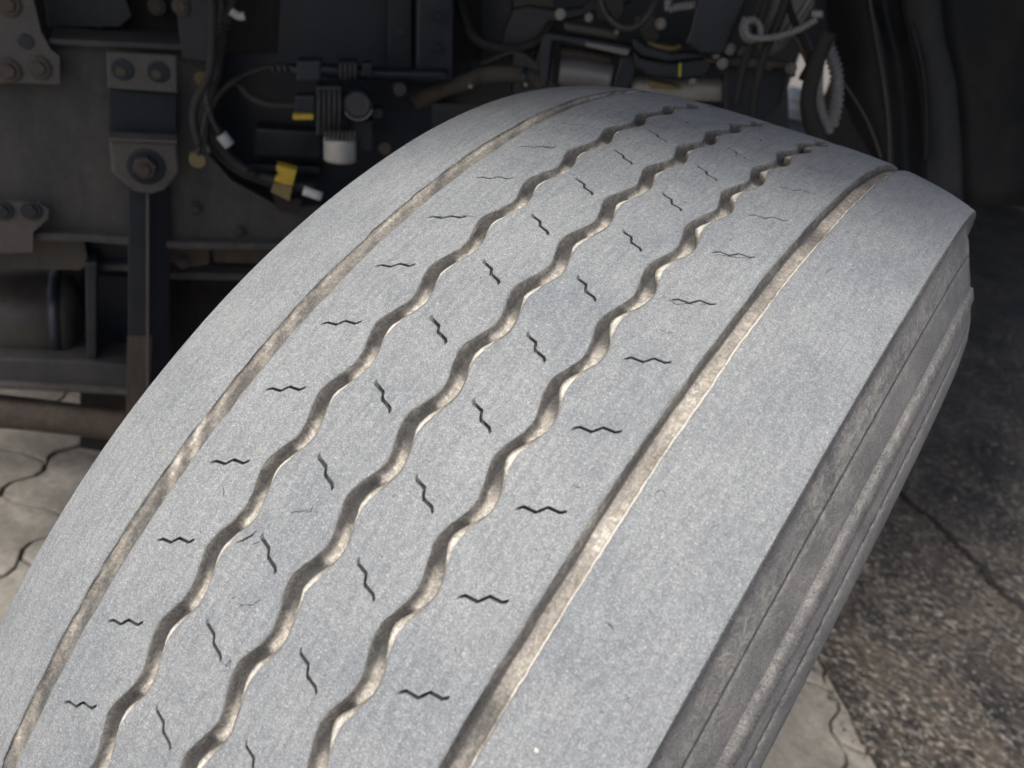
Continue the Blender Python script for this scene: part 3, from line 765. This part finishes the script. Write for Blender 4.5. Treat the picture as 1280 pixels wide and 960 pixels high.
g2 = plate('lower_gusset', [(-160, 250), (50, 254), (62, 262), (60, 275), (42, 290), (42, 316), (-160, 322)], M['bracket'], ch, .030, .010)
for x, y in ((2, 265), (38, 265)): bolt(x, y, 8, g2, .030, mat='black')
plate('lower_foot', [(-100, 300), (105, 300), (112, 330), (100, 338), (-100, 336)], M['tank'], ch, -.02, .05)
lug = plate('vertical_lug', [(214, -60), (256, -60), (266, 40), (268, 78), (228, 74), (224, 40)], M['chassis2'], ch, .03, .014)
bolt(226, 9, 7, lug, .03)
bolt(252, 100, 6, rail, 0, mat='brass'); bolt(243, 262, 6, rail, 0)
tb = plate('torn_tag', [(105, 28), (118, 26), (132, 38), (130, 46), (118, 44), (105, 38)], M['cap'], ch, -.08, .003)
plate('tag_mark', [(114, 40), (121, 31), (124, 31), (118, 41)], M['yellow'], tb, -.0785, .001, bev=0)
bolt(196, 9, 7, ch, -.08)
plate('recess_bracket', [(40, -100), (120, -100), (165, 20), (150, 34), (60, 34)], M['chassis2'], ch, -.06, .03)
# hanger bracket with its rubber block and eye plate
hb = plate('hanger_plate', [(133, 65), (221, 70), (222, 117), (135, 111)], M['bracket'], ch, .045, .01, bev=.002)
disc_axis('bolt_hole', Q(153, 87, .0465), toward(), .0135, .003, M['black'], hb); disc_axis('bolt_hole', Q(198, 90, .0465), toward(), .0135, .003, M['black'], hb)
for x, y in ((151, 90), (196, 93)): disc_axis('bolt_tip', Q(x, y, .0485), toward(), .0065, .003, M['bolt'], hb, hexa=True)
plate('hanger_block', [(135, 111), (222, 117), (221, 176), (135, 172)], M['blue_black'], ch, .030, .05, bev=.002)
ep = plate('eye_plate', [(136, 173), (221, 178), (224, 216), (206, 238), (190, 243), (168, 240), (140, 216)], M['bracket'], ch, .062, .014, bev=.003)
plate('eye_plate_lip', [(135, 172), (222, 176), (222, 180), (135, 176)], M['bracket'], ep, .068, .03, bev=.001)
w = disc_axis('washer', Q(182, 209, .066), toward(), .0235, .004, M['black'], ep)
disc_axis('nut', Q(181, 211, .078), toward(), .0150, .012, M['bolt'], ep, hexa=True); disc_axis('stud', Q(180, 213, .084), toward(), .0075, .008, M['bolt'], ep)
st = plate('strut', [(160, 236), (184, 236), (184, 520), (160, 520)], M['black'], ch, .040, .008, bev=.0015)
plate('strut_flange', [(184, 236), (214, 236), (210, 520), (184, 520)], M['blue_black'], st, .040, .008, bev=.0015, dds=[.040, .018, .018, .040])
sweep('strut_edge', [Q(185, y, .043) for y in (238, 330, 430, 516)], .0022, M['dull'], st, 8)
plate('strut_foot', [(159, 420), (190, 420), (186, 560), (157, 560)], M['hose_brown'], st, .0425, .002, bev=.0005)
# lower members
lb = plate('lower_beam', [(-200, 442), (110, 452), (165, 458), (165, 489), (110, 486), (-200, 470)], M['chassis2'], ch, .01, .08, bev=.004)
plate('beam_lip', [(-200, 470), (110, 485), (165, 489), (165, 495), (110, 492), (-200, 477)], M['chassis'], lb, .02, .02, bev=.002)
sweep('cross_tube', [Q(-200, 497, .0), Q(0, 514, 0), Q(150, 531, 0), Q(330, 552, 0)], .0262, M['hose_brown'], ch, 24)
plate('back_member', [(103, 300), (212, 303), (212, 330), (116, 330)], M['black'], ch, -.05, .03)
plate('side_post', [(106, 328), (122, 328), (121, 455), (108, 455)], M['black'], ch, .0, .05, bev=.003)
plate('inner_ledge', [(118, 330), (212, 334), (212, 341), (118, 338)], M['chassis'], ch, -.03, .03)
plate('rear_ledge', [(205, 340), (420, 346), (420, 354), (205, 349)], M['chassis'], ch, -.05, .03)
bb = plate('rear_bracket', [(212, 306), (262, 307), (262, 330), (244, 334), (212, 328)], M['tank'], ch, -.03, .02)
bolt(229, 330, 6, bb, -.03)
plate('rear_bracket', [(265, 307), (340, 309), (340, 330), (268, 328)], M['tank'], ch, -.035, .02)
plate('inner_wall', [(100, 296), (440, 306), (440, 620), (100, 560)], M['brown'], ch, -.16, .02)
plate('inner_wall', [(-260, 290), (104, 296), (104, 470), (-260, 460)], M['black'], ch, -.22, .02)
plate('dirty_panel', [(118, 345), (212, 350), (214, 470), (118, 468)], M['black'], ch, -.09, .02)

# --- air tank low on the left
def tank():
    t = empty('air_tank', Q(55, 450, -.06))
    tag(t, 'dark cylindrical air tank under the chassis rail at the left edge', 'tank')
    a = math.radians(LAZ); side = Vector((math.cos(a), -math.sin(a), 0))
    c0 = Q(-90, 398, -.10); c1 = Q(104, 398, -.10)
    ax = (c1-c0).normalized(); rad = .078; V = []; F = []; n = 40
    prof = [(0, .30), (.004, .62), (.012, .88), (.024, 1.0)]; L = (c1-c0).length
    ring = [(s, r) for s, r in prof]+[(L-s, r) for s, r in prof[::-1]]
    u = Vector((0, 0, 1)); v = ax.cross(u).normalized()
    for s, r in ring:
        for k in range(n):
            th = 2*PI*k/n; V.append(c0+ax*s+(u*math.cos(th)+v*math.sin(th))*rad*r)
    for i in range(len(ring)-1):
        for k in range(n): F.append((i*n+k, i*n+(k+1) % n, (i+1)*n+(k+1) % n, (i+1)*n+k))
    F += [tuple(range(n)), tuple((len(ring)-1)*n+k for k in range(n))]
    me = mesh_from(V, F, True); link('tank_shell', me, M['tank'], t)
    for s in (.06, L-.035):
        V = []; F = []
        for q, dr in ((s-.008, .0), (s-.008, .003), (s+.008, .003), (s+.008, 0)):
            for k in range(n):
                th = 2*PI*k/n; V.append(c0+ax*q+(u*math.cos(th)+v*math.sin(th))*(rad+dr))
        for i in range(3):
            for k in range(n): F.append((i*n+k, i*n+(k+1) % n, (i+1)*n+(k+1) % n, (i+1)*n+k))
        link('tank_strap', mesh_from(V, F, True), M['black'], t)
tank()

# --- middle region, a little further round
MAZ, MD = -45.0, 1.25
def QM(px, py, dd=0.0): return at(px, py, MD-dd, MAZ)
# dark rear bulkhead behind the valve block
rb = plate('cross_member', [(262, -200), (540, -200), (540, 320), (262, 310)], M['blue_black'], ch, -.06, .03, MAZ, MD)
plate('cross_member_step', [(300, 205), (400, 210), (400, 218), (300, 213)], M['black'], rb, -.03, .03, MAZ, MD)
plate('mounting_box', [(318, 160), (402, 165), (402, 200), (318, 196)], M['black'], rb, -.02, .05, MAZ, MD, bev=.004)
plate('black_post', [(522, -100), (568, -100), (566, 104), (520, 104)], M['black'], ch, .02, .06, MAZ, MD, bev=.004)
plate('black_post', [(486, -100), (516, -100), (516, 104), (484, 104)], M['blue_black'], ch, -.02, .03, MAZ, MD, bev=.003)
# air valve block
vb = empty('brake_valve', QM(425, 140, .05)); tag(vb, 'black air brake valve block with ribbed body and silver cap', 'valve')
sweep('valve_pipe', [QM(366, 88, .06), QM(400, 87, .06), QM(470, 92, .05), QM(560, 94, .04)], .009, M['blue_black'], vb, 14)
def box_px(name, x0, y0, x1, y1, dd, th, mat, parent, az=MAZ, D=MD, bev=.003):
    return plate(name, [(x0, y0), (x1, y0), (x1, y1), (x0, y1)], mat, parent, dd, th, az, D, bev)
vbody = box_px('valve_body', 395, 108, 428, 170, .075, .045, M['black'], vb)
for i in range(5): sweep('body_fin', [QM(399+i*6.5, 112, .077), QM(399+i*6.5, 166, .077)], .0021, M['conduit'], vbody, 8, n=2)
box_px('valve_head', 370, 76, 402, 102, .07, .04, M['black'], vb); box_px('valve_head', 423, 77, 448, 100, .07, .04, M['black'], vb)
for i in range(4): sweep('head_fin', [QM(426+i*6, 78, .072), QM(426+i*6, 99, .072)], .0018, M['conduit'], vb, 8, n=2)
box_px('valve_head', 452, 79, 466, 97, .065, .03, M['black'], vb)
cap = sweep('silver_cap', [QM(425, 172, .065), QM(425, 185, .065), QM(425, 200, .065)], .0235, M['cap'], vb, 32, n=3)
for i in range(8):
    x = 408+i*5; sweep('cap_groove', [QM(x, 164, .0865), QM(x, 176, .0865)], .0018, M['dull'], cap, 6, n=2)
dial = disc_axis('round_port', QM(448, 132, .085), toward(MAZ), .021, .03, M['black'], vb, 32)
disc_axis('port_cover', QM(448, 131, .089), toward(MAZ), .0165, .006, M['conduit'], dial, 32)
ring_pts = [QM(448+18*math.cos(a), 132+18*math.sin(a), .087) for a in np.linspace(.25, 2.7, 9)]
sweep('port_ring', ring_pts, .0014, M['steel'], dial, 6, n=4)
box_px('valve_foot', 440, 150, 466, 190, .055, .03, M['black'], vb)
disc_axis('side_nipple', QM(472, 142, .07), toward(MAZ), .008, .03, M['black'], vb, 16)
disc_axis('small_cover', QM(500, 112, .06), toward(MAZ), .010, .02, M['conduit'], vb, 16)
disc_axis('hose_end', QM(481, 186, .05), toward(MAZ), .010, .02, M['bolt'], vb, 16)
# connector with yellow lock under the body
cn = empty('sensor_connector', QM(382, 140, .06)); tag(cn, 'black plug with a yellow lock beside the valve block', 'connector')
box_px('plug', 369, 120, 394, 146, .065, .03, M['black'], cn, bev=.002)
box_px('yellow_lock', 366, 143, 392, 150, .075, .02, M['yellow'], cn, bev=.0015)
sweep('corrugated_sleeve', [QM(298, 102, .04), QM(312, 120, .05), QM(335, 130, .055), QM(370, 132, .055)], .0055, M['conduit'], cn, 12, .10, .0035)

# cables on the left
c1 = sweep('electric_cable', [Q(276, -30, .06), Q(276, 20, .06), Q(270, 60, .06), Q(258, 110, .07), Q(262, 140, .07), Q(273, 165, .06)], .0036, M['conduit'], None, 10, .16, .0055)
tag(c1, 'thin ribbed cable running down to the small white plug', 'cable')
c2 = sweep('corrugated_conduit', [QM(296, -40, .05), QM(290, 10, .05), QM(281, 40, .05), QM(270, 90, .055), QM(262, 130, .05), QM(266, 170, .045), QM(300, 208, .045), QM(345, 226, .05), QM(392, 235, .05)], .0075, M['conduit'], None, 12, .10, .004)
tag(c2, 'black corrugated conduit sagging in a loop to the yellow plug', 'cable')
c3 = sweep('air_line', [QM(366, 84, .055), QM(340, 84, .055), QM(310, 92, .055), QM(282, 110, .055), QM(266, 132, .055), QM(260, 160, .05), QM(268, 190, .045), QM(300, 216, .045), QM(340, 232, .045)], .0042, M['rubber'], None, 12)
tag(c3, 'smooth black air line curving in a wide arc from the valve block', 'air line')
spr = empty('coiled_fitting', QM(352, 85, .06)); tag(spr, 'short run of coiled collars where the air line meets the valve', 'fitting')
for i in range(4):
    x = 339+i*8; sweep('collar', [QM(x, 82, .062), QM(x+4, 90, .062)], .0028, M['conduit'], spr, 8, n=2)
pl = empty('white_plug', QM(284, 180, .05)); tag(pl, 'small white plug at the end of the thin ribbed cable', 'connector')
sweep('plug_body', [QM(276, 168, .06), QM(287, 182, .06)], .0085, M['white'], pl, 16, n=2); sweep('plug_collar', [QM(272, 161, .06), QM(277, 169, .06)], .006, M['rubber'], pl, 12, n=2)
yp = empty('yellow_plug', QM(355, 225, .06)); tag(yp, 'bright yellow plug housing hanging beside the tyre edge', 'connector')
plate('plug_housing', [(346, 206), (371, 213), (366, 232), (356, 231), (342, 226), (347, 220), (351, 219), (345, 213)], M['yellow'], yp, .075, .022, MAZ, MD)
plate('plug_base', [(343, 228), (366, 232), (362, 252), (350, 246), (338, 240)], M['brass'], yp, .068, .02, MAZ, MD)
plate('plug_bracket', [(340, 240), (378, 250), (372, 268), (346, 262)], M['brown'], yp, .055, .02, MAZ, MD)
wp = sweep('white_sleeve', [QM(379, 238, .065), QM(402, 246, .065)], .007, M['white'], None, 14, n=3); tag(wp, 'dusty white sleeve right of the yellow plug', 'connector')
ws = sweep('cable_sleeve', [QM(288, 14, .06), QM(298, 20, .06), QM(306, 20, .06)], .0055, M['chalk'], None, 12, n=3); tag(ws, 'short pale tape sleeve at the top of the corrugated conduit', 'cable sleeve')
kb = empty('brass_knob', Q(247, 200, .07)); tag(kb, 'dull brass round knob on a thin black stalk beside the eye plate', 'knob')
disc_axis('knob_head', Q(247, 201, .07), toward(), .0105, .014, M['brass'], kb, 24); sweep('stalk', [Q(258, 140, .07), Q(252, 168, .07), Q(247, 194, .07)], .0028, M['conduit'], kb, 10)
c4 = sweep('spare_cable', [Q(262, -30, .07), Q(266, 30, .07), Q(262, 90, .07), Q(246, 125, .07), Q(242, 150, .07), Q(249, 182, .07)], .0055, M['rubber'], None, 12); tag(c4, 'smooth black cable bulging left beside the hanger bracket', 'cable')

# --- behind the top of the tyre
TAZ, TD = -28.0, 1.30
def QT(px, py, dd=0.0): return at(px, py, TD-dd, TAZ)
def pT(name, pts, mat, parent, dd=0, th=.02, bev=.002, dds=None): return plate(name, pts, mat, parent, dd, th, TAZ, TD, bev, dds)
hs = empty('rubber_hose', QT(600, 100, .05)); tag(hs, 'thick dusty rubber hose bent over behind the tyre crown', 'hose')
sweep('hose', [QT(520, 128, .05), QT(552, 112, .06), QT(585, 102, .06), QT(600, 95, .05), QT(630, 92, .05), QT(660, 96, .05), QT(690, 112, .04)], .0125, M['hose_brown'], hs, 20)
for x, y in ((587, 99), (656, 97)):
    sweep('hose_clamp', [QT(x-4, y, .05), QT(x+4, y, .05)], .0155, M['black'], hs, 20, n=2)
    disc_axis('clamp_screw', QT(x+1, y+9, .08), toward(TAZ), .0035, .01, M['steel'], hs, 12)
for i, (dx, r) in enumerate(((0, .0022), (5, .0022))):
    t = sweep('thin_pipe', [QT(600+dx, 80, .03), QT(640+dx, 66, .04), QT(665+dx, 80, .05), QT(680+dx, 98, .05), QT(690+dx, 116, .05)], r, M['conduit'], None, 8)
    tag(t, ['lower of two thin pipes curving down behind the tyre crown', 'upper of two thin pipes curving down behind the tyre crown'][i], 'pipe')
# suspension: spring block, axle clamp, arm, sheet
su = empty('axle_suspension', QT(830, 110, 0)); tag(su, 'black axle suspension assembly with clamps and a yellow paint stripe', 'suspension')
pT('rear_panel', [(536, -160), (640, -160), (640, 130), (536, 130)], M['blue_black'], su, -.10, .02)
pT('curved_bracket', [(640, 10), (660, 6), (700, 12), (728, 8), (790, -40), (790, 4), (720, 24), (690, 30), (676, 50), (668, 80), (640, 66), (622, 80), (628, 40)], M['black'], su, -.02, .03, .004)
pT('frame_top', [(684, 40), (792, 58), (788, 72), (776, 70), (700, 52), (690, 52), (684, 110), (674, 110), (676, 48)], M['black'], su, .06, .05, .003)
pT('frame_top_face', [(732, 52), (788, 62), (784, 70), (732, 58)], M['worn_steel'], su, .064, .003, .001)
pT('cross_plate', [(704, 28), (776, 40), (772, 50), (706, 38)], M['dull'], su, .05, .02, .003)
disc_axis('grease_nipple', QT(771, 40, .07), toward(TAZ), .0035, .01, M['steel'], su, 12)
sp = sweep('bush', [QT(700, 66, .02), QT(730, 70, .02), QT(766, 76, .02)], .0105, M['hose_brown'], su, 20)
sweep('lower_bush', [QT(700, 90, .03), QT(730, 93, .03), QT(764, 99, .03)], .021, M['worn_steel'], su, 24)
pT('frame_leg', [(776, 70), (790, 66), (800, 76), (782, 116), (764, 116)], M['black'], su, .05, .05, .003)
pT('upper_gearing', [(744, 10), (752, -30), (778, -30), (782, 14), (770, 34), (746, 26)], M['chassis2'], su, .02, .03, .004)
pT('back_dark', [(690, -160), (1060, -160), (1060, 60), (1000, 60), (985, 110), (990, 240), (690, 200)], M['black'], su, -.24, .02)
pT('saddle', [(796, 18), (808, 22), (822, 20), (826, 46), (818, 56), (806, 50), (792, 26)], M['dull'], su, .03, .03, .004)
pT('yoke', [(806, 50), (822, 55), (842, 58), (852, 55), (853, 61), (838, 66), (815, 62)], M['brass'], su, .05, .02, .002)
# round clamp with the yellow stripe
cl = pT('clamp_band', [(790, 60), (800, 72), (840, 78), (868, 72), (890, 70), (892, 84), (880, 98), (850, 100), (812, 96), (794, 84)], M['black'], su, .07, .05, .006)
pT('clamp_upper_lip', [(792, 46), (808, 58), (836, 66), (862, 66), (900, 66), (898, 72), (866, 74), (836, 78), (802, 70), (790, 58)], M['black'], su, .085, .04, .005)
pT('yellow_stripe', [(848.5, 79), (852, 79), (851, 96), (848, 96)], M['yellow_mark'], su, .0725, .0015, 0)
bolt(866, 101, 4, cl, .06, TAZ, TD, 'steel'); bolt(896, 68, 4, cl, .09, TAZ, TD, 'steel')
pT('lower_saddle', [(812, 100), (850, 108), (852, 112), (812, 110)], M['brass'], su, .03, .02, .002)
sweep('silver_tube', [QT(790, 108, -.01), QT(840, 110, -.01), QT(905, 112, -.01)], .0175, M['cap'], su, 24)
pT('spring_arm', [(886, -60), (948, -60), (934, 0), (904, 70), (876, 68), (856, 54), (862, 40)], M['black'], su, .10, .025, .004)
pT('link_bar', [(880, 66), (990, 78), (986, 86), (930, 84), (880, 78)], M['dull'], su, .075, .03, .003)
pT('link_web', [(905, 78), (985, 84), (976, 130), (955, 150), (905, 150)], M['black'], su, .04, .03, .003)
for x, y in ((904, 80), (913, 62), (990, 86)): 
    b_ = bolt(x, y, 5, su, .09, TAZ, TD, 'steel'); sweep('stud', [QT(x, y-6, .085), QT(x, y+10, .085)], .0045, M['bolt'], b_, 10, n=2)
pT('cast_lever', [(958, 20), (984, -40), (1022, -40), (1020, 8), (984, 60), (962, 72), (948, 68)], M['worn_steel'], su, .0, .03, .005)
pT('rust_patch', [(966, 24), (978, 14), (972, 42), (962, 58), (960, 44)], M['brass'], su, .0025, .002, 0)
sweep('tie_rod', [QT(1022, -20, .05), QT(1004, 12, .05), QT(980, 44, .05), QT(972, 52, .05)], .0055, M['worn_steel'], su, 12)
sweep('lower_lever', [QT(998, 44, .03), QT(1008, 62, .03), QT(1016, 80, .03)], .009, M['worn_steel'], su, 14)
# black cables crossing in front
for i, pts in enumerate([[(988, -20), (972, 30), (958, 60), (945, 110), (940, 150)], [(968, -30), (945, 40), (930, 80), (920, 130)]]):
    t = sweep('brake_hose', [QT(x, y, .13) for x, y in pts], .0062, M['rubber'], None, 14)
    tag(t, ['black brake hose right of the other, crossing the bar behind the tyre', 'black brake hose left of the other, crossing the bar behind the tyre'][i], 'hose')
# silver conduits
s1 = sweep('silver_conduit', [QT(933, 22, .14), QT(928, 34, .14), QT(931, 46, .145), QT(940, 50, .145), QT(949, 46, .145), QT(950, 34, .14), QT(944, 26, .14), QT(936, 26, .15), QT(932, 36, .155), QT(940, 47, .155), QT(970, 46, .15), QT(1000, 36, .15), QT(1021, 24, .15)], .0042, M['silver_conduit'], None, 12, .13, .0048, 8)
tag(s1, 'thin silver corrugated conduit curled into a small loop', 'conduit')
ef = box_px('conduit_fitting', 1014, 12, 1030, 24, .15, .02, M['steel'], None, TAZ, TD); tag(ef, 'metal fitting at the upper end of the looped conduit', 'fitting')
s2 = sweep('silver_conduit', [QT(1032, 50, .12), QT(1026, 76, .12), QT(1024, 110, .12), QT(1028, 140, .12), QT(1038, 166, .12)], .0052, M['silver_conduit'], None, 14, .13, .0050)
tag(s2, 'silver corrugated conduit hanging straight behind the tyre, thinner of the pair', 'conduit')
s3 = sweep('silver_conduit', [QT(1034, 55, .10), QT(1045, 90, .10), QT(1046, 125, .10), QT(1040, 158, .10)], .0085, M['silver_conduit'], None, 14, .12, .0075)
tag(s3, 'wider ribbed conduit beside the thin one, next to the dark fender', 'conduit')
s4 = sweep('corrugated_conduit', [QT(836, -2, .08), QT(836, 10, .08), QT(852, 8, .08), QT(870, 6, .08)], .0055, M['silver_conduit'], None, 14, .13, .0050)
tag(s4, 'short silver corrugated conduit at the top edge of the picture', 'conduit')
b5 = sweep('brake_hose', [QT(1036, 40, .16), QT(1020, 80, .16), QT(1010, 130, .16), QT(1022, 172, .15), QT(1045, 190, .15)], .0105, M['rubber'], None, 16)
tag(b5, 'thickest black hose hanging in front of the silver conduits', 'hose')
t_ = sweep('grey_tube', [QT(960, -10, .05), QT(948, 20, .05), QT(940, 60, .05)], .007, M['worn_steel'], None, 14); tag(t_, 'grey tube behind the looped conduit', 'tube')
# white barrel added far behind to stand in for daylight in the gap
def barrel():
    g = ground_at(1002, 150); top = at(1002, 112, (g-Vector(CW)).xy.length*math.cos(0), math.degrees(math.atan2(g.x-CW[0], g.y-CW[1])))
    hgt = top.z; rad = 26/FPX*(g-Vector(CW)).length
    pt = empty('daylight_stand_in', g); tag(pt, 'white barrel added as bright daylight in the gap behind the hoses', 'barrel')
    V = []; F = []; n = 32
    prof = [(.001, 0), (rad*.96, 0), (rad, .02), (rad, hgt*.3), (rad*1.03, hgt*.33), (rad, hgt*.36), (rad, hgt*.63), (rad*1.03, hgt*.66), (rad, hgt*.69), (rad, hgt*.97), (rad*.95, hgt), (rad*.9, hgt*.98), (.001, hgt*.98)]
    for r, z in prof:
        for k in range(n):
            th = 2*PI*k/n; V.append(Vector((g.x+r*math.cos(th), g.y+r*math.sin(th), z)))
    for i in range(len(prof)-1):
        for k in range(n): F.append((i*n+k, i*n+(k+1) % n, (i+1)*n+(k+1) % n, (i+1)*n+k))
    link('stand_in_shell', mesh_from(V, F, True), M['white'], pt)
    c = Vector((g.x, g.y, hgt*.98)); disc_axis('bung', c+Vector((rad*.5, 0, .03)), Vector((0.01, 0, 1)), rad*.12, .03, M['black'], pt, 16)
barrel()
for c_, pts in ((c2, ((283, 34), (268, 100), (316, 216))), (c3, ((300, 97), (262, 150)))):
    for x, y in pts:
        q0 = QM(x, y, .058); sweep('cable_tie', [q0+Vector((0, 0, .0022)), q0-Vector((0, 0, .0022))], .0088 if c_ is c2 else .0056, M['rubber'], c_, 12, n=1)
h6 = sweep('rubber_hose', [QT(568, -30, .0), QT(580, 20, .02), QT(596, 50, .03), QT(640, 62, .02), QT(672, 52, .02), QT(690, 30, .0)], .008, M['rubber'], None, 14)
tag(h6, 'slack black hose hanging in a bend left of the spring bush', 'hose')
h7 = sweep('rubber_hose', [QT(748, -20, .07), QT(756, 14, .08), QT(778, 34, .09), QT(800, 30, .09), QT(818, 4, .08), QT(824, -20, .06)], .0055, M['conduit'], None, 12)
tag(h7, 'thin black hose looped in a U above the yellow striped clamp', 'hose')
h8 = sweep('wiring_loom', [QT(980, -20, .10), QT(990, 20, .11), QT(1004, 50, .11), QT(1012, 76, .10), QT(1002, 98, .08)], .0045, M['rubber'], None, 12)
tag(h8, 'thin black wiring loom dropping behind the looped silver conduit', 'cable')
for x, y, rr_ in ((826, 30, 5), (700, 18, 5), (736, 22, 4), (930, 66, 5), (962, 82, 4), (974, 30, 5)): bolt(x, y, rr_, su, .06, TAZ, TD, 'steel')
for x, y in ((548, 20), (548, 60), (502, 40)): bolt(x, y, 4, ch, .03, MAZ, MD, 'black')
for x, y in ((196, 272), (300, 290)): bolt(x, y, 5, rail, .002, mat='chassis2')
# --- fender on the right: curved panel with pressed ribs
fe = empty('wheel_fender', Vector((.15, 1.0, 0))); tag(fe, 'dark plastic wheel arch liner curving behind the tyre at the upper right', 'fender')
def strip(name, edges, mat, az, D0, curve, th=.004, n=16, rows=14, parent=None):
    """curved sheet between left and right outlines (lists of pixels); curve(s)->metres nearer"""
    L, Rr = edges; V = []; F = []
    Ls = np.array(L, float); Rs = np.array(Rr, float)
    tl = np.linspace(0, 1, len(L)); tr = np.linspace(0, 1, len(Rr))
    for i in range(rows+1):
        v = i/rows
        a = (np.interp(v, tl, Ls[:, 0]), np.interp(v, tl, Ls[:, 1])); b = (np.interp(v, tr, Rs[:, 0]), np.interp(v, tr, Rs[:, 1]))
        for j in range(n+1):
            s = j/n; V.append(at(a[0]+(b[0]-a[0])*s, a[1]+(b[1]-a[1])*s, D0-curve(s, v), az))
    for i in range(rows):
        for j in range(n): k = i*(n+1)+j; F.append((k, k+1, k+n+2, k+n+1))
    me = mesh_from(V, F, True); o = link(name, me, mat, parent)
    so = o.modifiers.new('solid', 'SOLIDIFY'); so.thickness = th; so.offset = 0
    return o
FAZ = -10.0
strip('liner_panel', ([(1022, -160), (1034, 20), (1046, 80), (1060, 140), (1104, 216)], [(1070, -160), (1084, 0), (1100, 60), (1110, 140), (1116, 230)]), M['fender'], FAZ, 1.45, lambda s, v: .10*s+.03*math.sin(PI*s), parent=fe)
strip('liner_panel', ([(1072, -160), (1086, 0), (1101, 60), (1111, 140), (1116, 240)], [(1120, -160), (1132, 20), (1150, 90), (1157, 150), (1158, 300)]), M['fender'], FAZ, 1.33, lambda s, v: -.03*math.sin(PI*s)+.02*s, parent=fe)
strip('liner_panel', ([(1120, -160), (1132, 20), (1152, 90), (1158, 150), (1158, 262)], [(1170, -160), (1180, 40), (1196, 100), (1202, 170), (1206, 262)]), M['fender'], FAZ, 1.30, lambda s, v: .006*math.sin(PI*s), parent=fe)
strip('liner_panel', ([(1168, -160), (1180, 40), (1196, 100), (1202, 170), (1206, 255)], [(1440, -160), (1440, 0), (1440, 100), (1440, 200), (1440, 262)]), M['fender'], FAZ, 1.29, lambda s, v: .22*s-.02*math.sin(PI*s), parent=fe)
sweep('edge_bead', [at(x, y, 1.30, FAZ) for x, y in ((1080, -40), (1094, 40), (1104, 100), (1110, 150), (1112, 205))], .0022, M['dull'], fe, 8)
sweep('edge_bead', [at(x, y, 1.30, FAZ) for x, y in ((1048, 95), (1066, 120), (1086, 155), (1102, 198))], .0020, M['dull'], fe, 8)
sweep('edge_bead', [at(x, y, 1.29, FAZ) for x, y in ((1140, 30), (1154, 90), (1158, 150), (1157, 200))], .0022, M['fender'], fe, 8)
# --- unseen slab overhead, outline shaped to shade the tyre top and chassis
def slab(name, outline, z0, z1, mat, parent):
    n = len(outline); V = [(x, y, z0) for x, y in outline]+[(x, y, z1) for x, y in outline]
    F = [tuple(range(n))[::-1], tuple(range(n, 2*n))]+[(i, (i+1) % n, (i+1) % n+n, i+n) for i in range(n)]
    return link(name, mesh_from(V, F), mat, parent)
bd_ = ch
slab('shade_slab', [(-4.2, -.72), (-.62, -.72), (-.50, -.52), (.165, -.33), (.175, .30), (.55, 1.0), (.85, 2.5), (1.5, 11.0), (-4.2, 11.0)], 1.48, 1.56, M['black'], bd_)
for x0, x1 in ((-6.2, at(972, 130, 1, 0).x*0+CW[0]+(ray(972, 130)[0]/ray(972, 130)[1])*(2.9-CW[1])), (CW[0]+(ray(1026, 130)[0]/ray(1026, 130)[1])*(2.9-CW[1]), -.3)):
    slab('dark_backdrop', [(x0, 2.9), (x1, 2.9), (x1, 2.96), (x0, 2.96)], .0, 1.48, M['black'], bd_)  # dark wall added so the view behind the tyre stays black
slab('far_dark_backdrop', [(-.62, 9.5), (6, 9.5), (6, 9.6), (-.62, 9.6)], .0, 1.48, M['black'], bd_)  # dark wall added far back to hide the bright yard
